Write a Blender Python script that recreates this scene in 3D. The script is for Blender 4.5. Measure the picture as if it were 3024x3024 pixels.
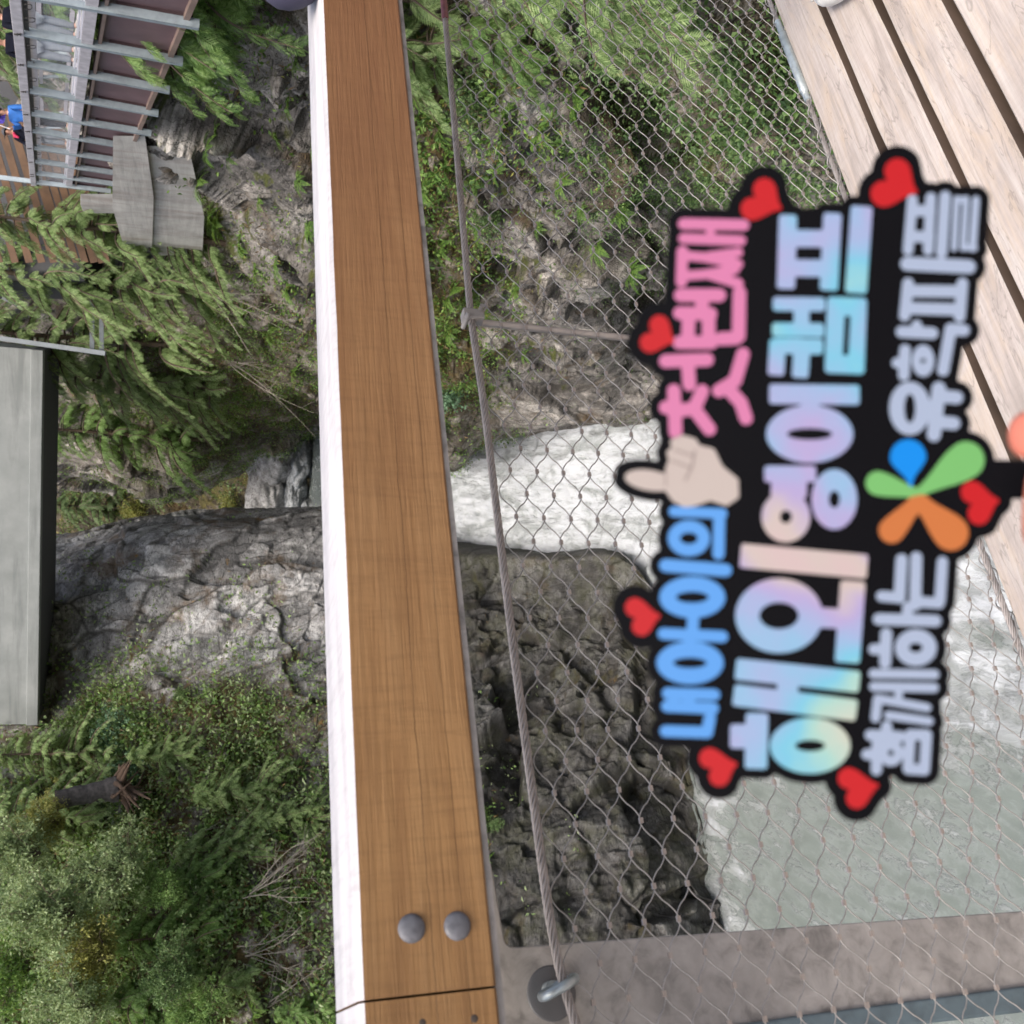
import bpy, bmesh, math, random
import numpy as np
from mathutils import Vector, Matrix

random.seed(7)
rng = np.random.default_rng(11)
scene = bpy.context.scene
for o in list(bpy.data.objects):
    bpy.data.objects.remove(o, do_unlink=True)
col = scene.collection

# ------------------------------------------------------------------ camera
F = 2900.0                      # focal length in photograph pixels
PITCH = math.radians(18.0)
ROLL = math.atan(0.0434)
fwd = np.array([0, math.cos(PITCH), -math.sin(PITCH)])
_r0 = np.array([1.0, 0, 0])
_dn = -np.cross(_r0, fwd)
Ru = math.cos(ROLL) * _r0 - math.sin(ROLL) * _dn      # to the right, camera held upright
Dv = math.sin(ROLL) * _r0 + math.cos(ROLL) * _dn      # down, camera held upright
cam_d = bpy.data.cameras.new("camera")
cam = bpy.data.objects.new("camera", cam_d)
col.objects.link(cam)
M = Matrix.Identity(4)
for i in range(3):              # the phone was turned on its side
    M[i][0], M[i][1], M[i][2] = Dv[i], Ru[i], -fwd[i]
cam.matrix_world = M
cam_d.sensor_width = 36.0
cam_d.lens = 36.0 * F / 3024.0
cam_d.clip_start = 0.02
cam_d.clip_end = 600.0
cam_d.dof.use_dof = True
cam_d.dof.focus_distance = 2.9
cam_d.dof.aperture_fstop = 9.5
scene.camera = cam
scene.cycles.max_bounces = 6
scene.cycles.diffuse_bounces = 3
scene.cycles.glossy_bounces = 2
scene.cycles.transmission_bounces = 3
scene.cycles.transparent_max_bounces = 4

# ------------------------------------------------------------------ light
SUN_EL, SUN_AZ = math.radians(58), math.radians(200)
world = bpy.data.worlds.new("World")
scene.world = world
world.use_nodes = True
wn = world.node_tree.nodes
sky = wn.new("ShaderNodeTexSky")
sky.sky_type = 'NISHITA'
sky.sun_disc = False
sky.sun_elevation = SUN_EL
sky.sun_rotation = SUN_AZ
sky.air_density = 1.0
sky.dust_density = 6.0
sky.ozone_density = 1.0
world.node_tree.links.new(sky.outputs[0], wn["Background"].inputs[0])
wn["Background"].inputs[1].default_value = 0.15
sun_d = bpy.data.lights.new("sun", 'SUN')
sun_d.energy = 1.5
sun_d.angle = math.radians(24)
sun_d.color = (1.0, 0.95, 0.88)
sun = bpy.data.objects.new("sun", sun_d)
col.objects.link(sun)
sdir = Vector((math.sin(SUN_AZ) * math.cos(SUN_EL), math.cos(SUN_AZ) * math.cos(SUN_EL), math.sin(SUN_EL)))
sun.rotation_euler = sdir.to_track_quat('Z', 'Y').to_euler()
scene.view_settings.view_transform = 'Standard'
scene.view_settings.look = 'None'
scene.view_settings.gamma = 1.0
scene.view_settings.exposure = 1.0


def ray(x, y):
    x = np.asarray(x, float); y = np.asarray(y, float)
    u = (3024 - y - 1512) / F
    v = (x - 1512) / F
    return fwd + Ru * u[..., None] + Dv * v[..., None]


def P(x, y, d):
    return ray(x, y) * np.asarray(d, float)[..., None]


def project(p):
    z = p @ fwd
    u = (p @ Ru) / z * F
    v = (p @ Dv) / z * F
    return v + 1512, 3024 - (u + 1512), z


# ------------------------------------------------------------------ objects and tags
def tag(o, label=None, cat=None, group=None, kind=None):
    if label: o['label'] = label
    if cat: o['category'] = cat
    if group: o['group'] = group
    if kind: o['kind'] = kind
    return o


def empty(name, loc=(0, 0, 0), rz=0.0):
    o = bpy.data.objects.new(name, None)
    o.location = loc
    o.rotation_euler = (0, 0, rz)
    o.empty_display_size = 0.1
    col.objects.link(o)
    return o


def link_mesh(name, me, mat=None, parent=None, smooth=False, local=False):
    if mat is not None and len(me.materials) == 0:
        me.materials.append(mat)
    if smooth:
        me.polygons.foreach_set('use_smooth', np.ones(len(me.polygons), bool))
    o = bpy.data.objects.new(name, me)
    col.objects.link(o)
    if parent is not None:
        o.parent = parent
        if not local:
            pl = Vector(parent.location)
            if parent.parent is not None and parent.type == 'MESH': pl = Vector((0, 0, 0))
            o.matrix_parent_inverse = Matrix.Translation(-pl)
    return o


def np_mesh(name, v, f, uv=None):
    """v (N,3); f (M,k) array or list of such arrays."""
    fs = f if isinstance(f, list) else [f]
    fs = [np.asarray(a, np.int32) for a in fs if len(a)]
    me = bpy.data.meshes.new(name)
    v = np.asarray(v, np.float32)
    me.vertices.add(len(v))
    me.vertices.foreach_set('co', v.ravel())
    nl = sum(a.size for a in fs)
    npoly = sum(len(a) for a in fs)
    me.loops.add(nl)
    me.loops.foreach_set('vertex_index', np.concatenate([a.ravel() for a in fs]))
    me.polygons.add(npoly)
    st, acc = [], 0
    for a in fs:
        st.append(acc + np.arange(len(a)) * a.shape[1]); acc += a.size
    me.polygons.foreach_set('loop_start', np.concatenate(st).astype(np.int32))
    me.update(calc_edges=True)
    if uv is not None:
        l = me.uv_layers.new(name="UVMap")
        li = np.concatenate([a.ravel() for a in fs])
        l.data.foreach_set('uv', np.asarray(uv, np.float32)[li].ravel())
    me.validate()
    me.polygons.foreach_set('use_smooth', np.zeros(len(me.polygons), bool))
    return me


class MB:
    """collects shapes into one mesh"""
    def __init__(self):
        self.v, self.f4, self.f3, self.n = [], [], [], 0

    def add(self, v, f4=None, f3=None):
        v = np.asarray(v, float)
        if f4 is not None and len(f4): self.f4.append(np.asarray(f4) + self.n)
        if f3 is not None and len(f3): self.f3.append(np.asarray(f3) + self.n)
        self.v.append(v); self.n += len(v)

    def hexa(self, c):
        """eight corners: four of the bottom in order, four of the top"""
        self.add(c, [(3, 2, 1, 0), (4, 5, 6, 7), (0, 1, 5, 4), (1, 2, 6, 5), (2, 3, 7, 6), (3, 0, 4, 7)])

    def box(self, o, a, b, c):
        """corner o and three edge vectors"""
        o, a, b, c = [np.asarray(t, float) for t in (o, a, b, c)]
        if np.dot(np.cross(a, b), c) < 0: a, b = b, a
        self.hexa([o, o + a, o + a + b, o + b, o + c, o + a + c, o + a + b + c, o + b + c])

    def bar(self, p0, p1, w, t, side):
        """rectangular bar from p0 to p1; w across 'side', t across the other"""
        p0, p1, side = [np.asarray(q, float) for q in (p0, p1, side)]
        ax = p1 - p0
        s = side - ax * (side @ ax) / (ax @ ax); s /= np.linalg.norm(s)
        q = np.cross(ax, s); q /= np.linalg.norm(q)
        self.box(p0 - s * w / 2 - q * t / 2, s * w, q * t, ax)

    def tube(self, pts, rad, k=6, cap=True):
        pts = np.asarray(pts, float); n = len(pts)
        rad = np.broadcast_to(np.asarray(rad, float), (n,))
        T = np.gradient(pts, axis=0); T /= np.linalg.norm(T, axis=1)[:, None] + 1e-12
        ref = np.array([0.31, 0.17, 0.93])
        if abs(T[0] @ ref) > .9: ref = np.array([1., 0.2, 0])
        A = np.cross(T, ref); A /= np.linalg.norm(A, axis=1)[:, None] + 1e-12
        B = np.cross(T, A)
        th = np.arange(k) * 2 * np.pi / k
        ring = pts[:, None] + rad[:, None, None] * (A[:, None] * np.cos(th)[None, :, None] + B[:, None] * np.sin(th)[None, :, None])
        i = np.arange(n - 1)[:, None] * k; j = np.arange(k)[None]; j2 = (j + 1) % k
        f = np.stack([i + j, i + j2, i + k + j2, i + k + j], -1).reshape(-1, 4)
        self.add(ring.reshape(-1, 3), f)
        if cap:
            for e, p in ((0, pts[0]), (n - 1, pts[-1])):
                r = ring[e]
                tri = [(0, 1 + b, 1 + (b + 1) % k) if e == 0 else (0, 1 + (b + 1) % k, 1 + b) for b in range(k)]
                self.add(np.vstack([p[None], r]), None, tri)

    def mesh(self, name):
        v = np.vstack(self.v)
        fs = []
        if self.f4: fs.append(np.vstack(self.f4))
        if self.f3: fs.append(np.vstack(self.f3))
        return np_mesh(name, v, fs)

    def build(self, name, mat=None, parent=None, smooth=False, bevel=0.0, local=False):
        o = link_mesh(name, self.mesh(name), mat, parent, smooth, local)
        if bevel:
            b = o.modifiers.new("bevel", 'BEVEL'); b.width = bevel; b.segments = 2; b.limit_method = 'ANGLE'
            b.angle_limit = math.radians(40)
        return o


# ------------------------------------------------------------------ noise
def _hash(ix, iy, iz, seed):
    h = (ix.astype(np.int64) * 374761393 + iy.astype(np.int64) * 668265263 + iz.astype(np.int64) * 2147483647 + seed * 1274126177) & 0xffffffff
    h = ((h ^ (h >> 13)) * 1274126177) & 0xffffffff
    h = ((h ^ (h >> 16)) * 2246822519) & 0xffffffff
    return ((h ^ (h >> 15)) & 0xffffff) / float(0xffffff)


def vnoise(p, seed=0):
    i = np.floor(p).astype(np.int64); f = p - i
    f = f * f * f * (f * (f * 6 - 15) + 10)
    r = 0
    for dx in (0, 1):
        for dy in (0, 1):
            for dz in (0, 1):
                w = (f[:, 0] if dx else 1 - f[:, 0]) * (f[:, 1] if dy else 1 - f[:, 1]) * (f[:, 2] if dz else 1 - f[:, 2])
                r = r + w * _hash(i[:, 0] + dx, i[:, 1] + dy, i[:, 2] + dz, seed)
    return r * 2 - 1


def fbm(p, s, octv=4, seed=0, ridged=False):
    a, t, r = 1.0, 0.0, 0
    q = p / s
    for o in range(octv):
        n = vnoise(q + o * 17.3, seed + o)
        if ridged: n = 1 - 2 * np.abs(n)
        r = r + a * n; t += a
        q = q * 2.03; a *= 0.5
    return r / t


_ca, _sa, _cb, _sb = math.cos(.5), math.sin(.5), math.cos(.35), math.sin(.35)
DIP = np.array([[_ca, -_sa, 0], [_sa, _ca, 0], [0, 0, 1]]) @ np.array([[1, 0, 0], [0, _cb, -_sb], [0, _sb, _cb]])


def blocks(p, s, seed=0, aniso=(1, 1, 1)):
    """jointed rock: per-block offset, tilt, tone, and distance to the joint (boxy metric)"""
    q = (p @ DIP) / (s * np.asarray(aniso))
    i = np.floor(q).astype(np.int64)
    N = len(q)
    d1 = np.full(N, 9.0); d2 = np.full(N, 9.0)
    off = np.zeros(N); tl = np.zeros(N); tone = np.zeros(N)
    for dx in (-1, 0, 1):
        for dy in (-1, 0, 1):
            for dz in (-1, 0, 1):
                jx, jy, jz = i[:, 0] + dx, i[:, 1] + dy, i[:, 2] + dz
                c = np.stack([jx + _hash(jx, jy, jz, seed), jy + _hash(jx, jy, jz, seed + 1), jz + _hash(jx, jy, jz, seed + 2)], 1)
                e = q - c
                d = ((e * e)**2).sum(1)**.25
                h = _hash(jx, jy, jz, seed + 3) * 2 - 1
                g = np.stack([_hash(jx, jy, jz, seed + 4), _hash(jx, jy, jz, seed + 5), _hash(jx, jy, jz, seed + 6)], 1) * 2 - 1
                m = d < d1
                d2 = np.where(m, d1, np.minimum(d2, d))
                off = np.where(m, h, off)
                tl = np.where(m, (e * g).sum(1), tl)
                tone = np.where(m, _hash(jx, jy, jz, seed + 8), tone)
                d1 = np.where(m, d, d1)
    return off, tl, d2 - d1, tone


# ------------------------------------------------------------------ materials
class NT:
    def __init__(self, name):
        self.m = bpy.data.materials.new(name)
        self.m.use_nodes = True
        self.t = self.m.node_tree
        self.b = self.t.nodes["Principled BSDF"]
        self.out = self.t.nodes["Material Output"]
        self.tc = None

    def n(self, typ, ins=None, **kw):
        nd = self.t.nodes.new("ShaderNode" + typ)
        for k, v in kw.items(): setattr(nd, k, v)
        for k, v in (ins or {}).items():
            if hasattr(v, 'node') or isinstance(v, bpy.types.NodeSocket): self.t.links.new(v, nd.inputs[k])
            else: nd.inputs[k].default_value = v
        return nd

    def coord(self, scale=(1, 1, 1), obj=True, rot=(0, 0, 0)):
        if self.tc is None: self.tc = self.n("TexCoord")
        mp = self.n("Mapping", {"Vector": self.tc.outputs["Object" if obj else "UV"]})
        mp.inputs["Scale"].default_value = scale
        mp.inputs["Rotation"].default_value = rot
        return mp.outputs[0]

    def noise(self, vec, scale=5, detail=6, rough=.55, dist=0.0):
        return self.n("TexNoise", {"Vector": vec, "Scale": scale, "Detail": detail, "Roughness": rough, "Distortion": dist}).outputs["Fac"]

    def ramp(self, fac, stops, interp='LINEAR'):
        r = self.n("ValToRGB", {"Fac": fac})
        e = r.color_ramp.elements
        r.color_ramp.interpolation = interp
        while len(e) < len(stops): e.new(0.5)
        for k, (p, c) in zip(e, stops):
            k.position = p
            k.color = (c, c, c, 1) if not hasattr(c, '__len__') else (*c, 1)
        return r.outputs[0]

    def mix(self, fac, a, b, mode='MIX'):
        m = self.n("Mix", data_type='RGBA', blend_type=mode)
        for key, val in ((0, fac), (6, a), (7, b)):
            if isinstance(val, bpy.types.NodeSocket): self.t.links.new(val, m.inputs[key])
            elif key == 0: m.inputs[0].default_value = val
            else: m.inputs[key].default_value = (*val, 1)
        return m.outputs[2]

    def math(self, op, a, b=0.0):
        m = self.n("Math", operation=op)
        for k, v in ((0, a), (1, b)):
            if isinstance(v, bpy.types.NodeSocket): self.t.links.new(v, m.inputs[k])
            else: m.inputs[k].default_value = v
        return m.outputs[0]

    def set(self, key, v):
        if isinstance(v, bpy.types.NodeSocket): self.t.links.new(v, self.b.inputs[key])
        elif hasattr(v, '__len__'): self.b.inputs[key].default_value = (*v, 1)
        else: self.b.inputs[key].default_value = v

    def bump(self, h, strength=.5, dist=.05, normal=None):
        b = self.n("Bump", {"Height": h, "Strength": strength, "Distance": dist})
        if normal is not None: self.t.links.new(normal, b.inputs["Normal"])
        self.t.links.new(b.outputs[0], self.b.inputs["Normal"])
        return b.outputs[0]


def simple(name, c, rough=.6, metal=0.0, var=.12, scale=8.0, bump=0.0, spec=None):
    t = NT(name)
    f = t.noise(t.coord(), scale, 5)
    dark = tuple(x * (1 - var) for x in c); lite = tuple(min(1, x * (1 + var)) for x in c)
    t.set("Base Color", t.ramp(f, [(.3, dark), (.7, lite)]))
    t.set("Roughness", rough); t.set("Metallic", metal)
    if spec is not None: t.set("Specular IOR Level", spec)
    if bump: t.bump(f, .4, bump)
    return t.m


def mat_rock(name, c0, c1, c2, moss, moss_amt, sc=1.0, wet=.75, strata=(1, 1, 1), stain=None, low=None, tones=True, bumpk=.9, lichen=False):
    t = NT(name)
    v = t.coord((sc, sc, sc))
    vs = t.coord((sc * strata[0], sc * strata[1], sc * strata[2]), rot=(0.3, 0.2, 0.5))
    n1 = t.noise(vs, .33, 6, .65, .5)
    n2 = t.noise(v, 1.7, 7, .7)
    n3 = t.noise(vs, 7.0, 4, .7, .3)
    base = t.ramp(n1, [(.30, c0), (.50, c1), (.68, c2)])
    base = t.mix(t.ramp(n2, [(.42, 0.0), (.60, .8)]), base, tuple(x * .36 for x in c1))
    base = t.mix(t.ramp(n3, [(.50, 0.0), (.75, .45)]), base, tuple(min(.8, x * 1.5) for x in c2))
    ta = t.n('Attribute', attribute_name='tone').outputs['Fac']; ja = t.n('Attribute', attribute_name='joint').outputs['Fac']
    if tones:
        base = t.mix(1.0, base, t.ramp(ta, [(.2, .6), (.5, 1.1), (.8, 1.75)]), 'MULTIPLY')
    w1 = t.noise(vs, .55, 4, .6, 1.2)
    l1 = t.math('ABSOLUTE', t.math('SUBTRACT', w1, .5))
    crack = t.ramp(t.math('MULTIPLY', l1, 40.0), [(0.0, .0), (.2, .5), (.42, 1.0)])
    l2 = t.math('ABSOLUTE', t.math('SUBTRACT', t.noise(vs, 1.9, 3, .55, 1.0), .5))
    crack2 = t.ramp(t.math('MULTIPLY', l2, 25.0), [(0.0, .25), (.35, 1.0)])
    crack = t.math('MULTIPLY', crack, crack2)
    base = t.mix(crack, tuple(x * .22 for x in c0), base)
    if tones: base = t.mix(ja, tuple(x * .25 for x in c0), base)
    if stain:
        base = t.mix(t.ramp(t.noise(v, .5, 5, .7), [(.54, 0.0), (.66, .75)]), base, stain)
    if lichen:
        base = t.mix(t.ramp(t.noise(v, .42, 6, .75), [(.64, 0.0), (.69, .8)]), base, (.30, .17, .03))
    so = t.n('Attribute', attribute_name='soil').outputs['Fac']
    base = t.mix(t.math('MULTIPLY', so, t.ramp(n2, [(.35, .35), (.55, 1.0)])), base, t.ramp(n3, [(.3, (.03, .024, .010)), (.55, (.085, .06, .022)), (.75, (.12, .105, .03))]))
    geo = t.n("NewGeometry")
    nz = t.n("SeparateXYZ", {0: geo.outputs["Normal"]}).outputs[2]
    mn = t.noise(v, .8, 7, .72)
    mm = t.math('ADD', t.math('MULTIPLY', nz, .26), mn)
    mossc = t.ramp(n3, [(.3, tuple(x * .45 for x in moss)), (.55, moss), (.75, (moss[0] * 1.7, moss[1] * 1.35, moss[2]))])
    base = t.mix(t.ramp(mm, [(.78 - moss_amt, 0.0), (.88 - moss_amt, 1.0)]), base, mossc)
    if low is not None:                              # spray-wet, algae-dark rock low down by the water
        zz = t.n("SeparateXYZ", {0: t.coord()}).outputs[2]
        zf = t.math('ADD', t.math('MULTIPLY', zz, -.0625), t.math('MULTIPLY', t.math('SUBTRACT', n1, .5), .55))
        k = t.ramp(zf, [(low[0], 0.0), (low[0] + .12, low[1])])
        base = t.mix(k, base, t.mix(.55, base, (.018, .017, .013)), 'MULTIPLY') if False else t.mix(k, base, t.mix(t.ramp(n2, [(.45, .92), (.7, .55)]), base, t.ramp(t.noise(v, 1.1, 5, .7), [(.45, (.014, .013, .0105)), (.62, (.024, .026, .009)), (.74, (.034, .029, .021))])))
    t.set("Base Color", base)
    t.set("Roughness", wet)
    t.set("Specular IOR Level", .3)
    h = t.math('ADD', t.math('ADD', t.math('MULTIPLY', n2, .8), t.math('MULTIPLY', n3, .35)), t.math('MULTIPLY', crack, .12))
    t.bump(h, bumpk, .22 / sc)
    return t.m


def mat_leaf(name, c_dark, c_mid, c_lite, trans=.35, rough=.5):
    t = NT(name)
    geo = t.n("NewGeometry")
    r = geo.outputs["Random Per Island"]
    n = t.noise(t.coord(), .9, 3)
    f = t.math('ADD', t.math('MULTIPLY', r, .55), t.math('MULTIPLY', n, .55))
    c = t.ramp(f, [(.22, c_dark), (.5, c_mid), (.85, c_lite)])
    t.set("Base Color", c)
    t.set("Roughness", rough); t.set("Specular IOR Level", .35)
    tr = t.n("BsdfTranslucent", {"Color": t.mix(.5, c, (c_lite[0], c_lite[1], c_lite[2] * .6))})
    mx = t.n("MixShader", {0: trans})
    t.t.links.new(t.b.outputs[0], mx.inputs[1]); t.t.links.new(tr.outputs[0], mx.inputs[2])
    t.t.links.new(mx.outputs[0], t.out.inputs[0])
    return t.m


MAT = {}
MAT['rock_block'] = mat_rock('rock_block', (.15, .148, .145), (.27, .27, .268), (.40, .40, .395), (.07, .055, .02), .0, 1.5, tones=False)
MAT['rock_grey'] = mat_rock('rock_grey', (.20, .20, .203), (.33, .33, .332), (.46, .46, .455), (.07, .055, .02), .04, .8, strata=(1, 1, 2.6), stain=(.13, .09, .055), low=(.50, .96), bumpk=.7, lichen=True)
MAT['rock_right'] = mat_rock('rock_right', (.115, .105, .095), (.225, .208, .19), (.36, .345, .32), (.06, .07, .016), .08, 1.0, strata=(1.6, 1, 1), stain=(.085, .055, .025))
MAT['rock_hill'] = mat_rock('rock_hill', (.04, .034, .028), (.095, .082, .07), (.20, .19, .185), (.075, .065, .018), .20, .7, stain=(.085, .045, .014))
MAT['rock_smooth'] = mat_rock('rock_smooth', (.19, .21, .22), (.29, .31, .325), (.38, .40, .41), (.15, .15, .14), -.3, 1.0, tones=False)


def mat_water():
    t = NT('river_water')
    v = t.coord()
    at = t.n("Attribute", attribute_name="foam")
    n1 = t.noise(t.coord((1.5, .30, .9)), .7, 8, .68, .9)
    n2 = t.noise(t.coord((1, .6, 1)), 2.0, 8, .75, .8)
    f = t.math('ADD', at.outputs["Fac"], t.math('ADD', t.math('MULTIPLY', t.math('SUBTRACT', n1, .5), 2.3), t.math('MULTIPLY', t.math('SUBTRACT', n2, .5), 1.5)))
    c = t.ramp(f, [(.05, (.135, .157, .147)), (.36, (.18, .203, .197)), (.50, (.275, .30, .298)), (.78, (.345, .37, .385)), (1.0, (.415, .44, .47))])
    t.set("Base Color", c)
    t.set("Roughness", t.ramp(f, [(.3, .16), (.7, .75)]))
    t.set("Specular IOR Level", .4)
    t.bump(t.math('MULTIPLY', t.math('ADD', n2, n1), t.ramp(f, [(.3, .15), (.8, 1.0)])), .6, .3)
    return t.m


MAT['water'] = mat_water()


def mat_wood(name, base, dark, lite, along, rough=.65, grain=1.0, cracks=None, stain=.3, saw=1.0, blot=None):
    """along: 3x Euler so that the mapped X runs with the grain"""
    t = NT(name)
    tc = t.n("TexCoord").outputs["Object"]
    def m(sc):
        return t.n("Mapping", {"Vector": tc, "Rotation": (0, 0, -along), "Scale": sc}).outputs[0]
    # Mapping (POINT): scale first, then rotate: so rotate with a first mapping, scale with a second
    rv = t.n("Mapping", {"Vector": tc, "Rotation": (0, 0, -along)}).outputs[0]
    def s(sc): return t.n("Mapping", {"Vector": rv, "Scale": sc}).outputs[0]
    g1 = t.noise(s((1.2, 14, 14)), 2.0, 8, .62, .6)
    g2 = t.noise(s((2.5, 70, 70)), 2.0, 6, .7, .3)
    g3 = t.noise(s((55, 7, 7)), 2.0, 6, .7, .5)
    bl = t.noise(rv, 1.7, 5, .6)
    c = t.ramp(g1, [(.28, dark), (.5, base), (.74, lite)])
    c = t.mix(t.ramp(g2, [(.44, 0.0), (.70, .55 * grain)]), c, tuple(x * .45 for x in dark))
    c = t.mix(t.ramp(g3, [(.47, 0.0), (.74, .42 * saw)]), c, tuple(x * .6 for x in dark))
    c = t.mix(t.ramp(bl, [(.40, 0.0), (.68, stain)]), c, tuple(x * .8 for x in dark))
    if blot:
        c = t.mix(t.ramp(t.noise(s((1.6, 7, 7)), 1.6, 6, .7, 1.2), [(.50, 0.0), (.72, .6)]), c, blot)
        w_ = t.math('ABSOLUTE', t.math('SUBTRACT', t.noise(s((1.5, 9, 9)), 1.5, 4, .55, 1.5), .5))
        c = t.mix(t.ramp(t.math('MULTIPLY', w_, 30.0), [(0.0, .5), (.35, 0.0)]), c, tuple(x * .55 for x in dark))
    if cracks:
        far = t.n('SeparateXYZ', {0: rv}).outputs[0]
        c = t.mix(t.ramp(t.math('MULTIPLY', far, .5), [(.1, 0.0), (.95, .75)]), c, (.155, .068, .038))
        for z0, amp in cracks:
            sep = t.n("SeparateXYZ", {0: rv})
            wob = t.math('MULTIPLY', t.math('SUBTRACT', t.noise(s((2.0, 0, 0)), 2.2, 9, .72), .5), amp)
            d = t.math('ABSOLUTE', t.math('SUBTRACT', t.math('SUBTRACT', sep.outputs[2], z0), wob))
            c = t.mix(t.ramp(t.math('MULTIPLY', d, 500.0), [(0.0, .85), (.15, .6), (.40, 0.0)]), c, tuple(x * .25 for x in dark))
    t.set("Base Color", c)
    t.set("Roughness", rough); t.set("Specular IOR Level", .25)
    t.bump(t.math('ADD', g2, t.math('MULTIPLY', g1, .7)), .5, .004)
    return t.m


def mat_galv(name, c, rough=.5, metal=.6, sc=20, blotch=.5):
    t = NT(name)
    v = t.coord()
    n1 = t.noise(v, sc, 8, .6, .5)
    n2 = t.noise(v, sc * .3, 5, .6)
    col_ = t.ramp(n1, [(.3, tuple(x * (1 - blotch) for x in c)), (.5, c), (.72, tuple(min(1, x * (1 + blotch * .6)) for x in c))])
    col_ = t.mix(t.ramp(n2, [(.4, 0.0), (.7, .5)]), col_, tuple(x * .55 for x in c))
    t.set("Base Color", col_)
    t.set("Metallic", metal)
    t.set("Roughness", t.ramp(n1, [(.3, rough * .8), (.7, min(1, rough * 1.3))]))
    t.bump(n1, .2, .002)
    return t.m


# ------------------------------------------------------------------ lofted terrain
def crom(a, n, axis):
    """Catmull-Rom resample of array a along axis to n samples"""
    a = np.moveaxis(a, axis, 0)
    k = a.shape[0]
    t = np.linspace(0, k - 1, n)
    i = np.clip(np.floor(t).astype(int), 0, k - 2); f = (t - i).reshape(-1, *([1] * (a.ndim - 1)))
    p0 = a[np.clip(i - 1, 0, k - 1)]; p1 = a[i]; p2 = a[i + 1]; p3 = a[np.clip(i + 2, 0, k - 1)]
    m1 = (p2 - p0) / 2; m2 = (p3 - p1) / 2
    r = (2 * f**3 - 3 * f**2 + 1) * p1 + (f**3 - 2 * f**2 + f) * m1 + (-2 * f**3 + 3 * f**2) * p2 + (f**3 - f**2) * m2
    return np.moveaxis(r, 0, axis)


class Sheet:
    def __init__(self, rows, nu, nv):
        c = np.array([[(x, y, 1.0 / d) for (x, y, d) in r] for r in rows], float)
        c = crom(crom(c, nu, 0), nv, 1)
        self.nu, self.nv = nu, nv
        self.base = P(c[..., 0], c[..., 1], 1.0 / c[..., 2])
        self.px = c[..., :2]
        self.p = self.base.copy()

    def normals(self):
        du = np.gradient(self.p, axis=0); dv = np.gradient(self.p, axis=1)
        n = np.cross(du, dv)
        n /= np.linalg.norm(n, axis=2)[..., None] + 1e-9
        flip = (n * self.p).sum(2).mean() > 0
        return -n if flip else n

    def displace(self, fn):
        n = self.normals()
        q = self.p.reshape(-1, 3)
        d = fn(q, self.px.reshape(-1, 2)).reshape(self.nu, self.nv, 1)
        self.tone = getattr(fn, 'tone', None); self.joint = getattr(fn, 'joint', None)
        for _ in range(1):
            for ax in (0, 1):
                d = .25 * np.roll(d, 1, ax) + .5 * d + .25 * np.roll(d, -1, ax) if d.shape[ax] > 2 else d
        if getattr(fn, 'fine', None) is not None: d = d + fn.fine.reshape(d.shape)
        self.p = self.p + n * d

    def mesh(self, name):
        nu, nv = self.nu, self.nv
        i = np.arange(nu - 1)[:, None] * nv; j = np.arange(nv - 1)[None]
        f = np.stack([i + j, i + j + 1, i + nv + j + 1, i + nv + j], -1).reshape(-1, 4)
        me = np_mesh(name, self.p.reshape(-1, 3), f)
        return me

    def index(self):
        q = self.p.reshape(-1, 3)
        self._x, self._y, self._z = project(q)
        self._n = self.normals().reshape(-1, 3)
        self._q = q

    def at(self, x, y):
        """front-most surface point near the line of sight of photo pixel (x, y)"""
        d2 = (self._x - x)**2 + (self._y - y)**2
        k = np.where(d2 < max(30**2, d2.min() * 1.01))[0]
        k = k[np.argmin(self._z[k])]
        return self._q[k].copy(), self._n[k].copy()

    def sample(self, n, dens):
        """n random surface points with probability area * dens(px, normal)"""
        a = np.linalg.norm(np.cross(np.gradient(self.p, axis=0), np.gradient(self.p, axis=1)), axis=2).reshape(-1)
        w = a * dens(self._x, self._y, self._n, self._q)
        w[(self._x < -350) | (self._x > 3250) | (self._y < -350) | (self._y > 3300)] = 0
        w = np.maximum(w, 0)
        k = rng.choice(len(w), n, p=w / w.sum())
        return k


def rocky(amp_low, s_low, amp_blk, s_blk, amp_hi, aniso=(1, 1, 1), seed=0, mask=None, warp=.5):
    def fn(q, px):
        w = np.stack([fbm(q, s_blk, 3, seed + 31), fbm(q, s_blk, 3, seed + 32), fbm(q, s_blk, 3, seed + 33)], 1)
        o, tl, e, t1 = blocks(q + warp * s_blk * w, s_blk, seed, aniso)
        o2, tl2, e2, t2 = blocks(q + warp * .5 * s_blk * w, s_blk * .38, seed + 50, aniso)
        o3, tl3, e3, t3 = blocks(q + .05 * s_blk * w, s_blk * .15, seed + 80, aniso)
        d = amp_low * fbm(q, s_low, 4, seed + 9)
        d = d + amp_blk * (.7 * o + 1.5 * tl - .3 * np.exp(-e * 40))
        d = d + amp_blk * .40 * (.7 * o2 + 1.6 * tl2 - .3 * np.exp(-e2 * 30))
        d = d + amp_blk * .15 * (.8 * o3 + 1.6 * tl3)
        fn.fine = (amp_hi * (1.3 * fbm(q, 1.1, 5, seed + 77, True) + .5 * fbm(q, .3, 3, seed + 78, True))) * (mask(px) if mask is not None else 1.0)
        m = mask(px) if mask is not None else 1.0
        fn.tone = np.clip(.42 * t1 + .36 * t2 + .22 * t3, 0, 1)
        fn.joint = np.minimum(np.clip(e / .035, 0, 1), .25 + .75 * np.clip(e2 / .05, 0, 1))
        return d * m
    return fn


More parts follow.
